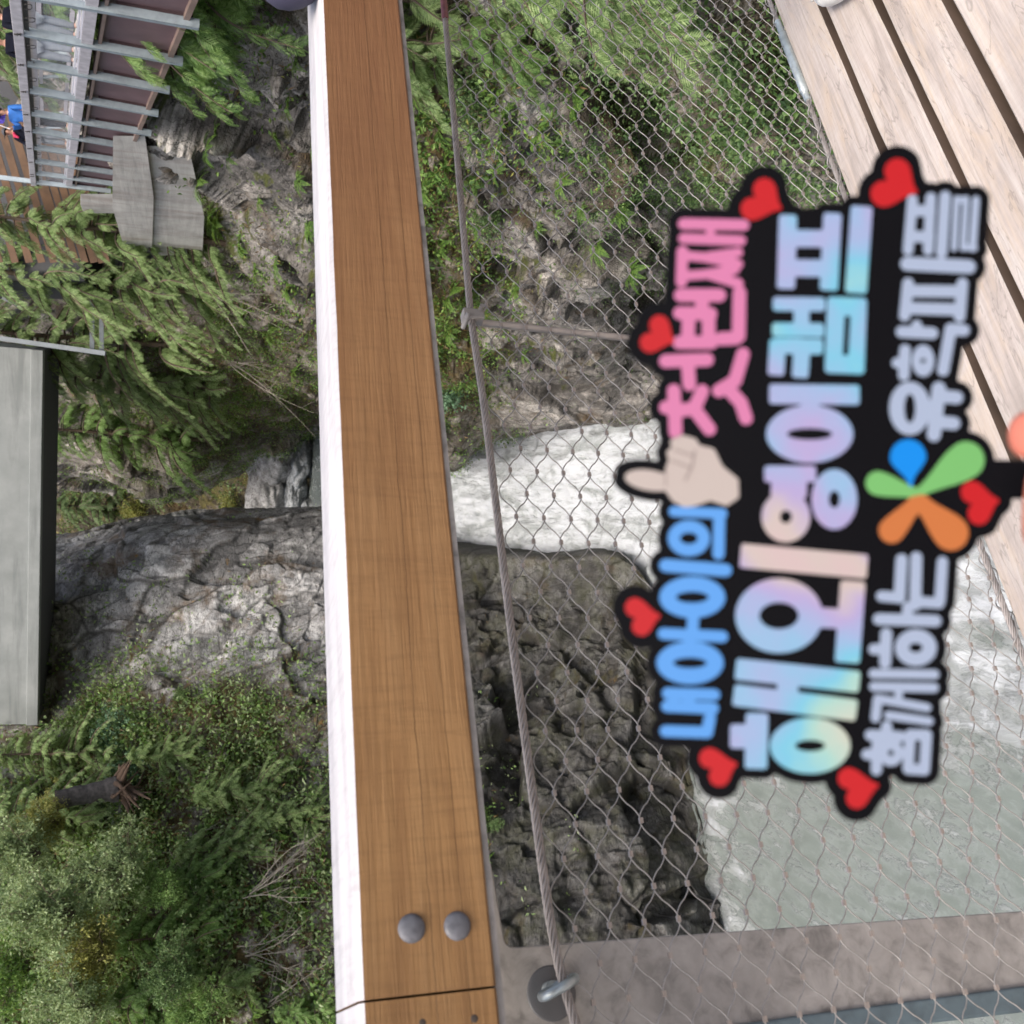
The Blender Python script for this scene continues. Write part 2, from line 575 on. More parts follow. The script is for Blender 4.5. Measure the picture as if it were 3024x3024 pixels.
# left wall of the gorge: the bare grey cliff by the pool and the dark wall below it
L = Sheet([
    [(-500, 3700, 33), (-500, 3100, 36), (-500, 2650, 38), (-450, 2300, 41), (-350, 2050, 45), (-250, 1850, 47), (-150, 1700, 49), (-120, 1630, 51), (-100, 1600, 60)],
    [(100, 3700, 33), (100, 3100, 36), (110, 2650, 38), (120, 2300, 42), (130, 2050, 45), (140, 1850, 46.5), (150, 1720, 48), (190, 1625, 51), (170, 1600, 60)],
    [(450, 3700, 32), (450, 3100, 35), (450, 2650, 37), (450, 2300, 41), (450, 2050, 43.5), (450, 1850, 46), (450, 1680, 48), (450, 1555, 51), (450, 1535, 61)],
    [(800, 3700, 32), (800, 3100, 35), (800, 2650, 37), (800, 2300, 40.5), (800, 2050, 43), (800, 1850, 46), (800, 1670, 48.5), (800, 1545, 52), (800, 1515, 62)],
    [(960, 3700, 32), (960, 3100, 35), (960, 2650, 37), (960, 2300, 40.5), (960, 2050, 43), (960, 1850, 46), (960, 1670, 49), (960, 1525, 52.5), (960, 1505, 62)],
    [(1150, 3700, 32), (1150, 3100, 34.5), (1150, 2650, 37), (1150, 2300, 40.5), (1150, 2050, 43.5), (1150, 1850, 46.5), (1150, 1690, 49), (1150, 1570, 52), (1150, 1550, 62)],
    [(1350, 3700, 32), (1350, 3100, 34.5), (1350, 2650, 37), (1350, 2300, 40.5), (1350, 2050, 44), (1350, 1850, 47), (1350, 1700, 49), (1350, 1612, 51), (1350, 1585, 61)],
    [(1600, 3700, 32), (1600, 3100, 35), (1600, 2650, 37), (1600, 2300, 40.5), (1600, 2050, 43.5), (1600, 1870, 46.5), (1600, 1715, 47.6), (1600, 1640, 48.0), (1600, 1618, 58)],
    [(1900, 3700, 32), (1900, 3100, 35), (1900, 2650, 37), (1900, 2350, 39.5), (1900, 2100, 41.5), (1900, 1920, 43.2), (1900, 1765, 44), (1900, 1690, 44.2), (1900, 1668, 54)],
    [(2060, 3700, 32), (2060, 3100, 35.2), (2060, 2850, 37), (2065, 2600, 38.6), (2070, 2470, 39.3), (2072, 2390, 39.7), (2074, 2340, 40), (2076, 2305, 40.4), (2078, 2260, 48)],
    [(2150, 3700, 32), (2150, 3200, 35.2), (2145, 3000, 36.5), (2140, 2900, 37), (2138, 2820, 37.4), (2136, 2780, 37.8), (2136, 2755, 38), (2136, 2725, 39.6), (2136, 2690, 46)],
    [(2350, 3700, 32), (2350, 3200, 35.8), (2340, 3000, 38), (2335, 2900, 39), (2330, 2830, 40), (2328, 2800, 41), (2328, 2780, 42), (2328, 2750, 44), (2328, 2720, 50)],
], 640, 620)


def l_mask(px):
    x, y = px[:, 0], px[:, 1]
    g = np.where(x < 1150, .6, np.clip((y - (1600 + .16 * (x - 1350))) / 230, .10, 1))
    return g * (1.0 - .35 * ((x < 1000) & (y < 2150)))


L.displace(rocky(1.3, 11, .66, 3.4, .07, (1.0, .8, 2.1), 14, l_mask, .22))
L.index()

# right wall: under the walkway, down past the rail to the water
R = Sheet([
    [(-500, -600, 34), (-500, -150, 37), (-500, 250, 42), (-500, 550, 48), (-500, 800, 48), (-500, 1000, 56), (-500, 1150, 62), (-500, 1450, 74), (-500, 1500, 82)],
    [(250, -600, 21), (250, -150, 24), (250, 250, 31), (250, 550, 39), (250, 800, 41), (250, 1000, 47), (250, 1150, 53), (250, 1400, 62), (250, 1450, 70)],
    [(480, -600, 15.5), (480, -150, 17), (480, 250, 22), (480, 550, 36), (480, 800, 38.5), (480, 1000, 44), (480, 1150, 51), (480, 1430, 63), (480, 1480, 72)],
    [(800, -600, 14), (800, -150, 15.5), (800, 250, 20), (800, 550, 27), (800, 800, 33), (800, 1000, 41), (800, 1130, 50), (800, 1290, 63), (800, 1340, 75)],
    [(970, -600, 13.5), (970, -150, 15), (970, 250, 19), (970, 550, 25), (970, 800, 31), (970, 1000, 39), (970, 1120, 48), (970, 1215, 58), (970, 1240, 68)],
    [(1180, -600, 13), (1180, -150, 14.5), (1180, 250, 18), (1180, 550, 23.5), (1180, 800, 29), (1180, 1000, 36), (1180, 1150, 43), (1180, 1340, 49), (1180, 1350, 62)],
    [(1330, -600, 12.5), (1330, -150, 14), (1330, 250, 17.5), (1330, 550, 23), (1330, 800, 28.5), (1330, 1000, 35), (1330, 1200, 42), (1340, 1375, 47), (1330, 1390, 60)],
    [(1430, -600, 12), (1430, -150, 13.5), (1430, 250, 17), (1430, 550, 22.5), (1430, 800, 28), (1430, 1000, 35), (1430, 1150, 42), (1430, 1290, 46.5), (1430, 1300, 60)],
    [(1620, -600, 11), (1620, -150, 12.5), (1620, 250, 16), (1620, 550, 21.5), (1620, 800, 26.5), (1620, 1000, 34), (1620, 1130, 41), (1620, 1262, 46), (1620, 1272, 58)],
    [(1770, -600, 10), (1770, -150, 11.5), (1770, 250, 15), (1770, 550, 20.5), (1770, 800, 25.5), (1770, 1000, 34), (1770, 1120, 40), (1770, 1245, 45), (1770, 1255, 56)],
    [(1850, -600, 9.6), (1850, -150, 11), (1850, 250, 15), (1850, 550, 22), (1850, 800, 30), (1850, 1000, 37), (1850, 1110, 41), (1850, 1240, 45), (1850, 1250, 54)],
    [(1970, -600, 9), (1970, -150, 10.5), (1970, 250, 14), (1970, 550, 21), (1970, 800, 30), (1970, 1000, 37), (1970, 1110, 41), (1970, 1235, 44.5), (1970, 1245, 52)],
    [(2250, -600, 7.6), (2250, -150, 8.6), (2250, 250, 11.5), (2250, 550, 17), (2250, 800, 25), (2250, 1000, 33), (2250, 1110, 38), (2250, 1230, 42), (2250, 1240, 50)],
    [(2600, -600, 6.2), (2600, -150, 7), (2600, 250, 9), (2600, 550, 13), (2600, 800, 18), (2600, 1000, 25), (2600, 1110, 30), (2600, 1230, 36), (2600, 1240, 44)],
    [(3200, -600, 4.6), (3200, -150, 5.2), (3200, 250, 6.6), (3200, 550, 9), (3200, 800, 13), (3200, 1000, 18), (3200, 1110, 22), (3200, 1230, 28), (3200, 1240, 34)],
], 640, 560)


def r_mask(px):
    x, y = px[:, 0], px[:, 1]
    return (1 - .55 * np.exp(-((x - 680) / 230)**2 - ((y - 600) / 230)**2)) * np.clip((1420 - y) / 800, np.where(x < 1100, .55, .2), 1) * np.clip((3600 - x) / 1900, .35, 1)


R.displace(rocky(.9, 6, .85, 3.1, .08, (1.2, .9, 1.2), 21, r_mask, .3))
R.index()

# wooded slope behind the bridge and beyond the upper pool
H = Sheet([
    [(-900, 500, 104), (-900, 900, 106), (-900, 1300, 108), (-900, 1700, 108), (-900, 2300, 100), (-900, 3000, 90), (-900, 3800, 84)],
    [(150, 500, 88), (150, 900, 90), (150, 1300, 92), (150, 1700, 92), (150, 2300, 86), (150, 3000, 80), (150, 3800, 76)],
    [(550, 500, 80), (550, 900, 82), (550, 1300, 85), (550, 1700, 85), (550, 2300, 80), (550, 3000, 76), (550, 3800, 72)],
    [(880, 500, 72), (875, 900, 75), (868, 1300, 78), (868, 1700, 78), (880, 2300, 74), (880, 3000, 72), (880, 3800, 70)],
    [(1000, 500, 70), (1000, 900, 73), (1000, 1300, 74), (1000, 1700, 74), (1000, 2300, 71), (1000, 3000, 70), (1000, 3800, 68)],
], 260, 300)
H.displace(rocky(2.2, 12, 1.0, 3.5, .3, (1, 1, 1), 41, lambda px: np.clip((960 - px[:, 0]) / 300, .25, 1)))
H.index()

def blob(x, y, cx, cy, rx, ry): return np.exp(-(((x - cx) / rx)**2 + ((y - cy) / ry)**2))


def soil_of(sh):
    x, y = sh._x, sh._y
    if sh is L: g = 1.5 * blob(x, y, 350, 2800, 560, 560) + 1.2 * blob(x, y, 350, 2250, 200, 150) + 1.0 * blob(x, y, 700, 2550, 300, 330) + .8 * blob(x, y, 640, 2110, 330, 110)
    elif sh is R: g = 1.1 * blob(x, y, 1270, 450, 100, 500) + 1.2 * blob(x, y, 1340, 960, 110, 330) + .9 * blob(x, y, 620, 1130, 330, 260) + .9 * blob(x, y, 2150, 300, 380, 420) + .7 * blob(x, y, 560, 60, 300, 150)
    else: g = .6 + 0 * x
    return np.clip(g, 0, 1)


for sh, nm, mt in ((L, 'gorge_wall', 'rock_grey'), (R, 'gorge_slope', 'rock_right'), (H, 'hillside', 'rock_hill')):
    me = sh.mesh(nm)
    for an, av in (('tone', sh.tone), ('joint', sh.joint), ('soil', soil_of(sh))):
        at = me.attributes.new(an, 'FLOAT', 'POINT'); at.data.foreach_set('value', av.astype(np.float32))
    o = link_mesh(nm, me, MAT[mt])
    tag(o, kind='structure')

# river: upper pool, fall, rapids and the lower pool
def zrow(x):
    return np.interp(x, [850, 975, 1010, 1150, 1300, 1450, 1600, 1800, 1950, 2500, 3600], [-8, -8.0, -8.25, -10.4, -12.9, -15.1, -16.9, -19.0, -20, -20, -20])


rows = []
for x in [866, 900, 940, 970, 1000, 1050, 1150, 1300, 1450, 1600, 1750, 1900, 2000, 2150, 2350, 2600, 2900, 3300]:
    r = []
    for y in np.linspace(900, 3400, 11) if x > 1900 else np.linspace(1050, 1950, 11):
        r.append((x, y, zrow(x) / ray(x, y)[2]))
    rows.append(r)
Wt = Sheet(rows, 460, 420)
_px = Wt.px.reshape(-1, 2)


def foam_at(q, px):
    x, y = px[:, 0], px[:, 1]
    rap = np.clip((x - 985) / 60, 0, 1) * np.clip((2350 - x) / 380, 0, 1)
    rap = np.maximum(rap * .72, np.clip((x - 2350) / 500, 0, 1) * np.clip((2620 - y) / 500, 0, 1) * .62)
    rap = np.where((x > 1900), np.maximum(rap * np.clip((2450 - y) / 500, 0.12, 1), .0), rap)
    edge = np.exp(-((x - (2110 + (y - 2300) * .13)) / 60)**2) * (y > 2200) * (y < 2850)
    return np.clip(np.maximum(rap, .42 * edge * np.clip(.9 + 1.6 * fbm(q, 1.1, 4, 96), 0, 1.4)) + .16, 0, 1)


def wdisp(q, px):
    f = np.clip(foam_at(q, px) - .15, 0, 1)
    x = px[:, 0]
    far = np.clip((x - 985) / 80, .04, 1)
    return far * ((.75 * fbm(q, 3.0, 4, 90) + .45 * fbm(q, 1.1, 5, 91, True)) * f + .07 * fbm(q, 1.4, 4, 92) + .05 * fbm(q * np.array([1.6, .5, 1]), .6, 3, 93, True))


_q0 = Wt.p.reshape(-1, 3).copy()
Wt.displace(wdisp)
wm = Wt.mesh('river')
at = wm.attributes.new('foam', 'FLOAT', 'POINT')
at.data.foreach_set('value', (foam_at(_q0, _px) + .16 * fbm(_q0 * np.array([1.5, .45, 1]), 2.2, 5, 95)).astype(np.float32))
river = link_mesh('river', wm, MAT['water'], smooth=True)
tag(river, kind='structure')

# ------------------------------------------------------------------ the platform: deck, rail, net, post
_r = ray(801, -3807)
rail = np.array([_r[0], _r[1], 0.0]); rail /= np.linalg.norm(rail)
nrm = np.array([-rail[1], rail[0], 0.0])
RA = math.atan2(rail[1], rail[0])
UP = np.array([0, 0, 1.0])


def K(s, q, z):
    s, q, z = np.broadcast_arrays(np.asarray(s, float), np.asarray(q, float), np.asarray(z, float))
    return s[..., None] * rail + q[..., None] * nrm + z[..., None] * UP


def on_q(x, y, q):
    d = ray(x, y)
    t = q / (d @ nrm)
    p = d * t[..., None]
    return p @ rail, p[..., 2]


DECK = -1.40
MAT['deck'] = mat_wood('deck_wood', (.39, .345, .32), (.27, .235, .215), (.46, .43, .405), RA, .8, .6, stain=.35, saw=.35, blot=(.42, .33, .24))
MAT['beam'] = mat_wood('beam_wood', (.24, .134, .055), (.175, .092, .037), (.285, .168, .074), RA, .55, .7, cracks=[(-.247, .016), (-.281, .010)], stain=.45)
MAT['beam_top'] = mat_wood('beam_top_wood', (.42, .41, .42), (.33, .32, .335), (.50, .49, .50), RA, .8, .3, stain=.1)
MAT['dark'] = simple('dark_timber', (.035, .026, .02), .8)
MAT['steel'] = mat_galv('weathered_steel', (.30, .28, .262), .7, .05, 30, .5)
MAT['blue_edge'] = mat_galv('blue_grey_edge', (.105, .145, .165), .5, .05, 30, .3)
MAT['cable'] = mat_galv('wire_rope_steel', (.33, .30, .285), .5, .5, 60, .35)
MAT['wire'] = mat_galv('net_wire', (.34, .325, .31), .45, .55, 60, .25)
MAT['ferrule'] = mat_galv('ferrule_metal', (.36, .315, .285), .45, .5, 90, .2)
MAT['galv'] = mat_galv('galvanised', (.42, .47, .48), .4, .6, 60, .25)
MAT['bolt'] = mat_galv('bolt_head_zinc', (.115, .118, .135), .6, .2, 90, .35)


def plank_mesh(mb, q0, q1, z0, z1, s0, s1, seed, rough=.003, n=90):
    s = np.linspace(s0, s1, n)
    qq = np.array([q0, q0, q0 + .004, (q0 * 2 + q1) / 3, (q0 + 2 * q1) / 3, q1 - .004, q1, q1])
    zz = np.array([z0, z1 - .004, z1, z1 + .0, z1 - .0, z1, z1 - .004, z0])
    pts = []
    for k in range(8):
        w = fbm(np.stack([s, np.full(n, seed * 3.1 + (k > 3) * 7.7), np.full(n, .5)], 1), .22, 4, seed)
        w2 = fbm(np.stack([s, np.full(n, seed * 2.1 + k), np.full(n, 4.5)], 1), .3, 3, seed + 5)
        edge = 1 if k in (0, 1, 2, 5, 6, 7) else 0
        pts.append(K(s, qq[k] + w * rough * edge, zz[k] + w2 * .0015 * (k not in (0, 7))))
    pts = np.stack(pts, 1).reshape(-1, 3)
    i = np.arange(n - 1)[:, None] * 8; j = np.arange(8)[None]; j2 = (j + 1) % 8
    f = np.stack([i + j, i + j2, i + 8 + j2, i + 8 + j], -1).reshape(-1, 4)
    tops = np.isin(np.arange(8), [1, 2, 3, 4, 5])
    ff = f.reshape(n - 1, 8, 4)
    mb.add(pts, ff[:, tops].reshape(-1, 4))
    side.add(pts, ff[:, ~tops].reshape(-1, 4))
    side.add(pts[:8], [(0, 1, 6, 7), (1, 2, 5, 6), (2, 3, 4, 5)])
    side.add(pts[-8:], [(7, 6, 1, 0), (6, 5, 2, 1), (5, 4, 3, 2)])


mb = MB(); side = MB()
q = 1.277
k = 0
while q > -1.6:
    plank_mesh(mb, q - .1175, q, DECK - .045, DECK, -2.6, 4.2, k, .0035)
    q -= .1385 + random.uniform(-.002, .002); k += 1
MAT['board_side'] = simple('board_side_wood', (.10, .068, .05), .85, var=.3)  # unweathered brown, with the shade of the gaps put into the colour
_v = np.vstack(mb.v + side.v)
_f = np.vstack(mb.f4 + [a + mb.n for a in side.f4])
me = np_mesh('deck', _v, _f)
me.materials.append(MAT['deck']); me.materials.append(MAT['board_side'])
_nt = sum(len(a) for a in mb.f4)
me.polygons.foreach_set('material_index', (np.arange(len(_f)) >= _nt).astype(np.int32))
deck = link_mesh('deck', me)
tag(deck, kind='structure')
mb = MB()
for q0, q1 in ((1.18, 1.26), (.2, .3), (-1.2, -1.1)):
    mb.box(K(-2.6, q0, DECK - .25), rail * 6.8, nrm * (q1 - q0), UP * .2)
for s in np.arange(-2.5, 4.3, .5):
    mb.box(K(s, -1.6, DECK - .24), rail * .06, nrm * 2.76, UP * .19)
mb.box(K(-2.6, -1.6, DECK - .27), rail * 6.8, nrm * 2.8, UP * .015)
o = mb.build('deck_frame', simple('joist_wood', (.16, .115, .08), .85))
tag(o, kind='structure')

# handrail beams (two lengths, butt joint beside the post)
Q0, Q1, ZT, ZB = 1.05, 1.203, -.1705, -.310


def beam(s0, s1, label, seed):
    e = empty('handrail_beam', K((s0 + s1) / 2, (Q0 + Q1) / 2, ZB))
    tag(e, label, 'handrail', 'timber handrail lengths')
    n = max(12, int((s1 - s0) * 60))
    s = np.linspace(s0, s1, n)
    prof = [(Q0 + .003, ZB), (Q0, ZB + .003), (Q0, ZT - .006), (Q0 + .006, ZT - .0015), (Q1 - .004, ZT), (Q1, ZT - .004), (Q1, ZB)]
    pts = []
    for k, (a, b) in enumerate(prof):
        w = fbm(np.stack([s, np.full(n, seed + .1 * k), np.full(n, .5)], 1), .09, 4, seed)
        am = .0009 if k in (2, 3, 5) else .0004
        pts.append(K(s, a + am * w, b + am * w * .8))
    kk = len(prof)
    pts = np.stack(pts, 1).reshape(-1, 3)
    i = np.arange(n - 1)[:, None] * kk
    def strip(js):
        js = np.array(js)[None]; j2 = (js + 1) % kk
        return np.stack([i + js, i + js + 0 * j2, i + kk + j2, i + kk + js], -1).reshape(-1, 4) if False else np.stack([i + js, i + j2, i + kk + j2, i + kk + js], -1).reshape(-1, 4)
    m1 = MB(); m1.add(pts, strip([0, 1, 5, 6]))
    m1.add(np.vstack([pts[:kk], pts[-kk:]]), [(0, 1, 2, 6), (2, 3, 5, 6), (kk + 2, kk + 1, kk, kk + 6), (kk + 3, kk + 2, kk + 6, kk + 5)], [(3, 4, 5), (kk + 4, kk + 3, kk + 5)])
    m1.build('timber', MAT['beam'], e)
    m2 = MB(); m2.add(pts, strip([2, 3, 4]))
    m2.build('weathered_top', MAT['beam_top'], e, smooth=True)
    return e


b1 = beam(.0562, 3.3, 'long brown timber handrail with bleached white top and two round bolt heads', 5)
b2 = beam(-1.6, .0538, 'short end of brown timber handrail beyond the butt joint by the steel post', 9)


def dome(c, ax, rad, h, k=20):
    c = np.asarray(c); ax = np.asarray(ax) / np.linalg.norm(ax)
    a = np.cross(ax, UP + .01); a /= np.linalg.norm(a); b = np.cross(ax, a)
    prof = [(1.0, 0), (1.0, .18), (.93, .45), (.78, .72), (.5, .93), (.2, 1.0)]
    v = []
    for rr, hh in prof:
        for t in range(k):
            th = 2 * math.pi * t / k
            v.append(c + rad * rr * (a * math.cos(th) + b * math.sin(th)) + ax * h * hh)
    f = [(i * k + j, i * k + (j + 1) % k, (i + 1) * k + (j + 1) % k, (i + 1) * k + j) for i in range(len(prof) - 1) for j in range(k)]
    n0 = (len(prof) - 1) * k
    v.append(c + ax * h)
    t3 = [(n0 + j, n0 + (j + 1) % k, len(v) - 1) for j in range(k)]
    return v, f, t3


for s_, z_ in ((.1164, -.2270), (.1147, -.2745)):
    m1 = MB(); m1.add(*dome(K(s_, Q0 + .0005, z_), -nrm, .0142, .006)); m1.build('bolt_head', MAT['bolt'], b1, smooth=True)
for s_, z_ in ((.031, -.232), (.029, -.284)):
    m1 = MB(); m1.add(*dome(K(s_, Q0 + .0004, z_), -nrm, .0042, .001, 12)); m1.build('nail_head', MAT['dark'], b2, smooth=True)
mb = MB(); mb.box(K(-1.6, Q0 + .008, ZB - .0085), rail * 4.9, nrm * .13, UP * .008)
fl = mb.build('flat_bar', MAT['steel'])
tag(fl, 'thin grey steel flat bar running under the timber handrail', 'flat bar')

# steel post with its bracket arm
pe = empty('steel_post', K(.05, 1.335, -1.7))
tag(pe, 'mottled grey steel post behind the net with eye nut and blue grey edge', 'post')


def plate(px_pts, q0, q1):
    pts = np.array(px_pts, float)
    s, z = on_q(pts[:, 0], pts[:, 1], q0)
    n = len(s)
    me_v = np.vstack([K(s, q0, z), K(s, q1, z)])
    bm = bmesh.new()
    vs = [bm.verts.new(c) for c in me_v]
    bm.faces.new(vs[:n][::-1]); bm.faces.new(vs[n:])
    for i in range(n): bm.faces.new((vs[i], vs[(i + 1) % n], vs[n + (i + 1) % n], vs[n + i]))
    bmesh.ops.recalc_face_normals(bm, faces=bm.faces)
    me = bpy.data.meshes.new('plate'); bm.to_mesh(me); bm.free()
    return me


web = plate([(1340, 2541), (1450, 2544), (1462, 2612), (1490, 2776), (1496, 2787), (1508, 2795), (1530, 2796), (1800, 2776), (3024, 2690), (3700, 2645), (3700, 2830), (3024, 2926), (2340, 3012), (2000, 3060), (1600, 3110), (1340, 3150)], 1.33, 1.345)
wo = link_mesh('web_plate', web, MAT['steel'], pe)
bv = wo.modifiers.new('bevel', 'BEVEL'); bv.width = .002; bv.segments = 2
fo = link_mesh('edge_bar', plate([(2000, 3052), (2340, 3002), (3024, 2912), (3700, 2818), (3700, 2905), (3024, 2989), (2712, 3026), (2340, 3070), (2000, 3110)], 1.322, 1.40), MAT['blue_edge'], pe)  # blue grey bar along the post's edge
bv = fo.modifiers.new('bevel', 'BEVEL'); bv.width = .004; bv.segments = 3
s_, z_ = on_q(np.array(1652.0), np.array(2915.0), 1.285)
ec = K(s_, 1.288, z_)
mb = MB()
mb.add(*dome(K(s_ - .004, 1.33, z_ - .004), -nrm, .033, .003, 28))
mb.build('base_disc', simple('dark_disc', (.10, .10, .105), .55, .3), pe, smooth=True)  # dark disc on the post behind the eye nut
mb = MB()
th = np.linspace(0, 2 * np.pi, 29)
ax1 = nrm; ax2 = UP * .93 - rail * .36
mb.tube(ec + .0235 * (np.cos(th)[:, None] * ax1 + np.sin(th)[:, None] * ax2), .0062, 10, False)
mb.tube([ec + nrm * .02, ec + nrm * .045], .010, 12)
mb.build('eye_nut', MAT['galv'], pe, smooth=True)


# wire ropes
def rope(pts, R_, strands=6, pitch=.078, name='wire_rope', mat='cable', parent=None):
    pts = np.asarray(pts, float)
    seg = np.linalg.norm(np.diff(pts, axis=0), axis=1); L_ = np.concatenate([[0], np.cumsum(seg)])
    n = int(L_[-1] / (pitch / 9))
    t = np.linspace(0, L_[-1], n)
    c = np.stack([np.interp(t, L_, pts[:, a]) for a in range(3)], 1)
    kern = np.hanning(13); kern /= kern.sum()
    pad = np.vstack([np.repeat(c[:1], 6, 0), c, np.repeat(c[-1:], 6, 0)])
    c = np.stack([np.convolve(pad[:, a], kern, 'valid') for a in range(3)], 1)
    T = np.gradient(c, axis=0); T /= np.linalg.norm(T, axis=1)[:, None]
    A = np.cross(T, UP); A /= np.linalg.norm(A, axis=1)[:, None]; B = np.cross(T, A)
    m = MB(); m.tube(c, R_ * .48, 6)
    for k in range(strands):
        ph = 2 * np.pi * (t / pitch + k / strands)
        m.tube(c + R_ * .68 * (A * np.cos(ph)[:, None] + B * np.sin(ph)[:, None]), R_ * .33, 6)
    return m.build(name, MAT[mat], parent, smooth=True)


cs = np.array([3.2, 2.6, 2.045, 1.606, 1.137, .944, .492, .144, .072, .016, -.6])
cz = np.array([-.500, -.492, -.4824, -.469, -.4537, -.4578, -.4556, -.4584, -.464, -.4757, -.600])
NQ = 1.285
ce = empty('wire_rope', K(1.2, NQ, -.46))
tag(ce, 'thick twisted steel cable along the top of the net under the handrail', 'cable', 'twisted steel cables')
rope(K(cs, NQ, cz), .0066, name='strands', parent=ce)
mb = MB(); mb.tube(K(np.linspace(1.975, 2.4, 30), NQ, np.interp(np.linspace(1.975, 2.4, 30), cs[::-1], cz[::-1])), .0074 + .0007 * (np.arange(30) % 2), 10)
mb.build('red_sleeve', simple('red_tape', (.14, .035, .035), .45, var=.3, scale=60), ce)
tag(ce.children[-1], 'dark red wrapped sleeve')
be = empty('wire_rope', K(1.2, NQ, DECK))
tag(be, 'twisted steel cable laced along the edge of the deck below the net', 'cable', 'twisted steel cables')
ZBOT = DECK + .004
ss = np.linspace(-1.2, 3.4, 60)
rope(K(ss, NQ, ZBOT + 0 * ss), .0062, name='strands', parent=be)
mb = MB()
s_a, _ = on_q(np.array(2325.0), np.array(105.0), NQ)
s_b, _ = on_q(np.array(2378.0), np.array(275.0), NQ)
mb.tube(K(np.array([s_b - .03, s_b, s_b + .002, s_a, s_a + .002, s_a + .05]), NQ - .001, ZBOT + .001), [.0085, .0085, .0112, .0112, .0085, .0085], 14)
mb.build('turnbuckle', MAT['galv'], be, smooth=True)
mb = MB()
_n = 1500
_t = np.linspace(0, 1, _n); _th = 2 * np.pi * 46 * _t + .8 * np.sin(2 * np.pi * 46 * _t)
mb.tube(K(-.8 + 4.0 * _t, NQ + .0105 * np.cos(_th), ZBOT + .0105 * np.sin(_th)), .0014, 5)
mb.build('lacing', MAT['wire'], be, smooth=True)

# spreader rod hung from the top cable, with its clamp
re_ = empty('spreader_rod', K(1.135, NQ + .011, DECK))
tag(re_, 'upright grey steel rod clamped to the top cable behind the net', 'rod')
mb = MB(); mb.tube(K(np.array([1.135, 1.135]), NQ + .011, np.array([-.462, DECK + .01])), .0066, 14); mb.build('rod', mat_galv('rod_steel', (.40, .36, .33), .45, .5, 40, .15), re_, smooth=True)
mb = MB()
mb.bar(K(1.137, NQ, -.438), K(1.137, NQ, -.476), .020, .024, rail)
mb.tube(K(np.array([1.128, 1.128]), np.array([NQ - .022, NQ + .02]), -.444), .005, 6)
mb.tube(K(np.array([1.146, 1.146]), np.array([NQ - .022, NQ + .02]), -.470), .005, 6)
mb.build('clamp', MAT['steel'], re_, bevel=.002)

# safety net: wavy wires joined by ferrules
HX = .0435
S_REF = .8637
net = empty('safety_net', K(1.0, NQ, DECK))
tag(net, 'diamond mesh steel wire safety net stretched below the handrail', 'net')
i0 = int((-1.0 - S_REF) / HX); i1 = int((3.1 - S_REF) / HX)
NW = 40


def ztop(s): return np.interp(s, cs[::-1], cz[::-1]) - .008


def zlev(s, k):
    g = np.maximum(.78 - s, 0)                       # the net sags towards the post
    return ztop(s) + (ZBOT + .002 - ztop(s)) * (k / NW) - .28 * (np.asarray(k) / NW)**1.5 * g * g / (g + .15)


SEG = 9
mb = MB()
for w in range(NW):
    t = np.linspace(i0, i1, (i1 - i0) * SEG + 1)
    ii = np.floor(t).astype(int); f = t - ii
    f = np.clip((f - .07) / .86, 0, 1)
    f = .35 * f + .65 * (.5 - .5 * np.cos(np.pi * f))
    k0 = w + ((ii + w) % 2); k1 = w + ((ii + 1 + w) % 2)
    kk = k0 + (k1 - k0) * f
    jit = .0011 * vnoise(np.stack([t * .9, np.full(len(t), w * 3.7), np.full(len(t), .3)], 1), 4)
    s = S_REF + t * HX
    off = np.where(k1 > k0, 1, -1) * .0012
    mb.tube(K(s, NQ + .0015 * np.sin(t * .7 + w), zlev(s, kk) + jit + .0009 * np.where(kk - w > .5, -1, 1)), .00106, 5, False)
mb.build('wires', MAT['wire'], net, smooth=True)
nodes = []
for i in range(i0, i1):
    for k in range(1, NW):
        if (i + k) % 2 == 0:
            s = S_REF + i * HX
            nodes.append(K(s, NQ + .0, zlev(np.array(s), k)))
nodes = np.array(nodes)
px, py, pz = project(nodes)
vis = (px > 0) & (px < 3024) & (py > 0) & (py < 3024) & ~((px > 1900) & (py > 480) & (py < 2350) & (px < 2900))
order = np.argsort(np.where(vis, pz, pz + 100))
fm = MB(); fm.bar(-rail * .0038, rail * .0038, .0054, .0046, UP)
fme = fm.mesh('ferrule'); fme.materials.append(MAT['ferrule'])
for rank, k in enumerate(order[:100]):
    o = bpy.data.objects.new('ferrule', fme); col.objects.link(o)
    o.parent = net; o.matrix_parent_inverse = Matrix.Translation(-Vector(net.location)); o.location = nodes[k]
mb = MB()
for k in order[100:]:
    mb.bar(nodes[k] - rail * .0038, nodes[k] + rail * .0038, .0054, .0046, UP)
o = mb.build('ferrule', MAT['ferrule'], net)
tag(o, kind='stuff')

# ------------------------------------------------------------------ walkway on the far side
VPX, VPY = 145.0, 1010.0
wdir = ray(VPX, VPY); wdir = wdir / np.linalg.norm(wdir)
mh = np.cross(wdir, UP); mh /= np.linalg.norm(mh)
P0 = P(250, 0, 14.2)
if mh @ P0 > 0: mh = -mh                      # towards the viewer


def Wf(x, y, off=0.0):
    d = ray(x, y)
    t = ((P0 + mh * off) @ mh) / (d @ mh)
    return d * np.asarray(t)[..., None]


def wx(x0, y): return x0 + (VPX - x0) * y / VPY


def strip(mb, xa, xb, y0, y1, off, depth):
    c = [Wf(wx(xa, y0), y0, off), Wf(wx(xa, y1), y1, off), Wf(wx(xb, y1), y1, off), Wf(wx(xb, y0), y0, off)]
    mb.hexa(c + [q - mh * depth for q in c])


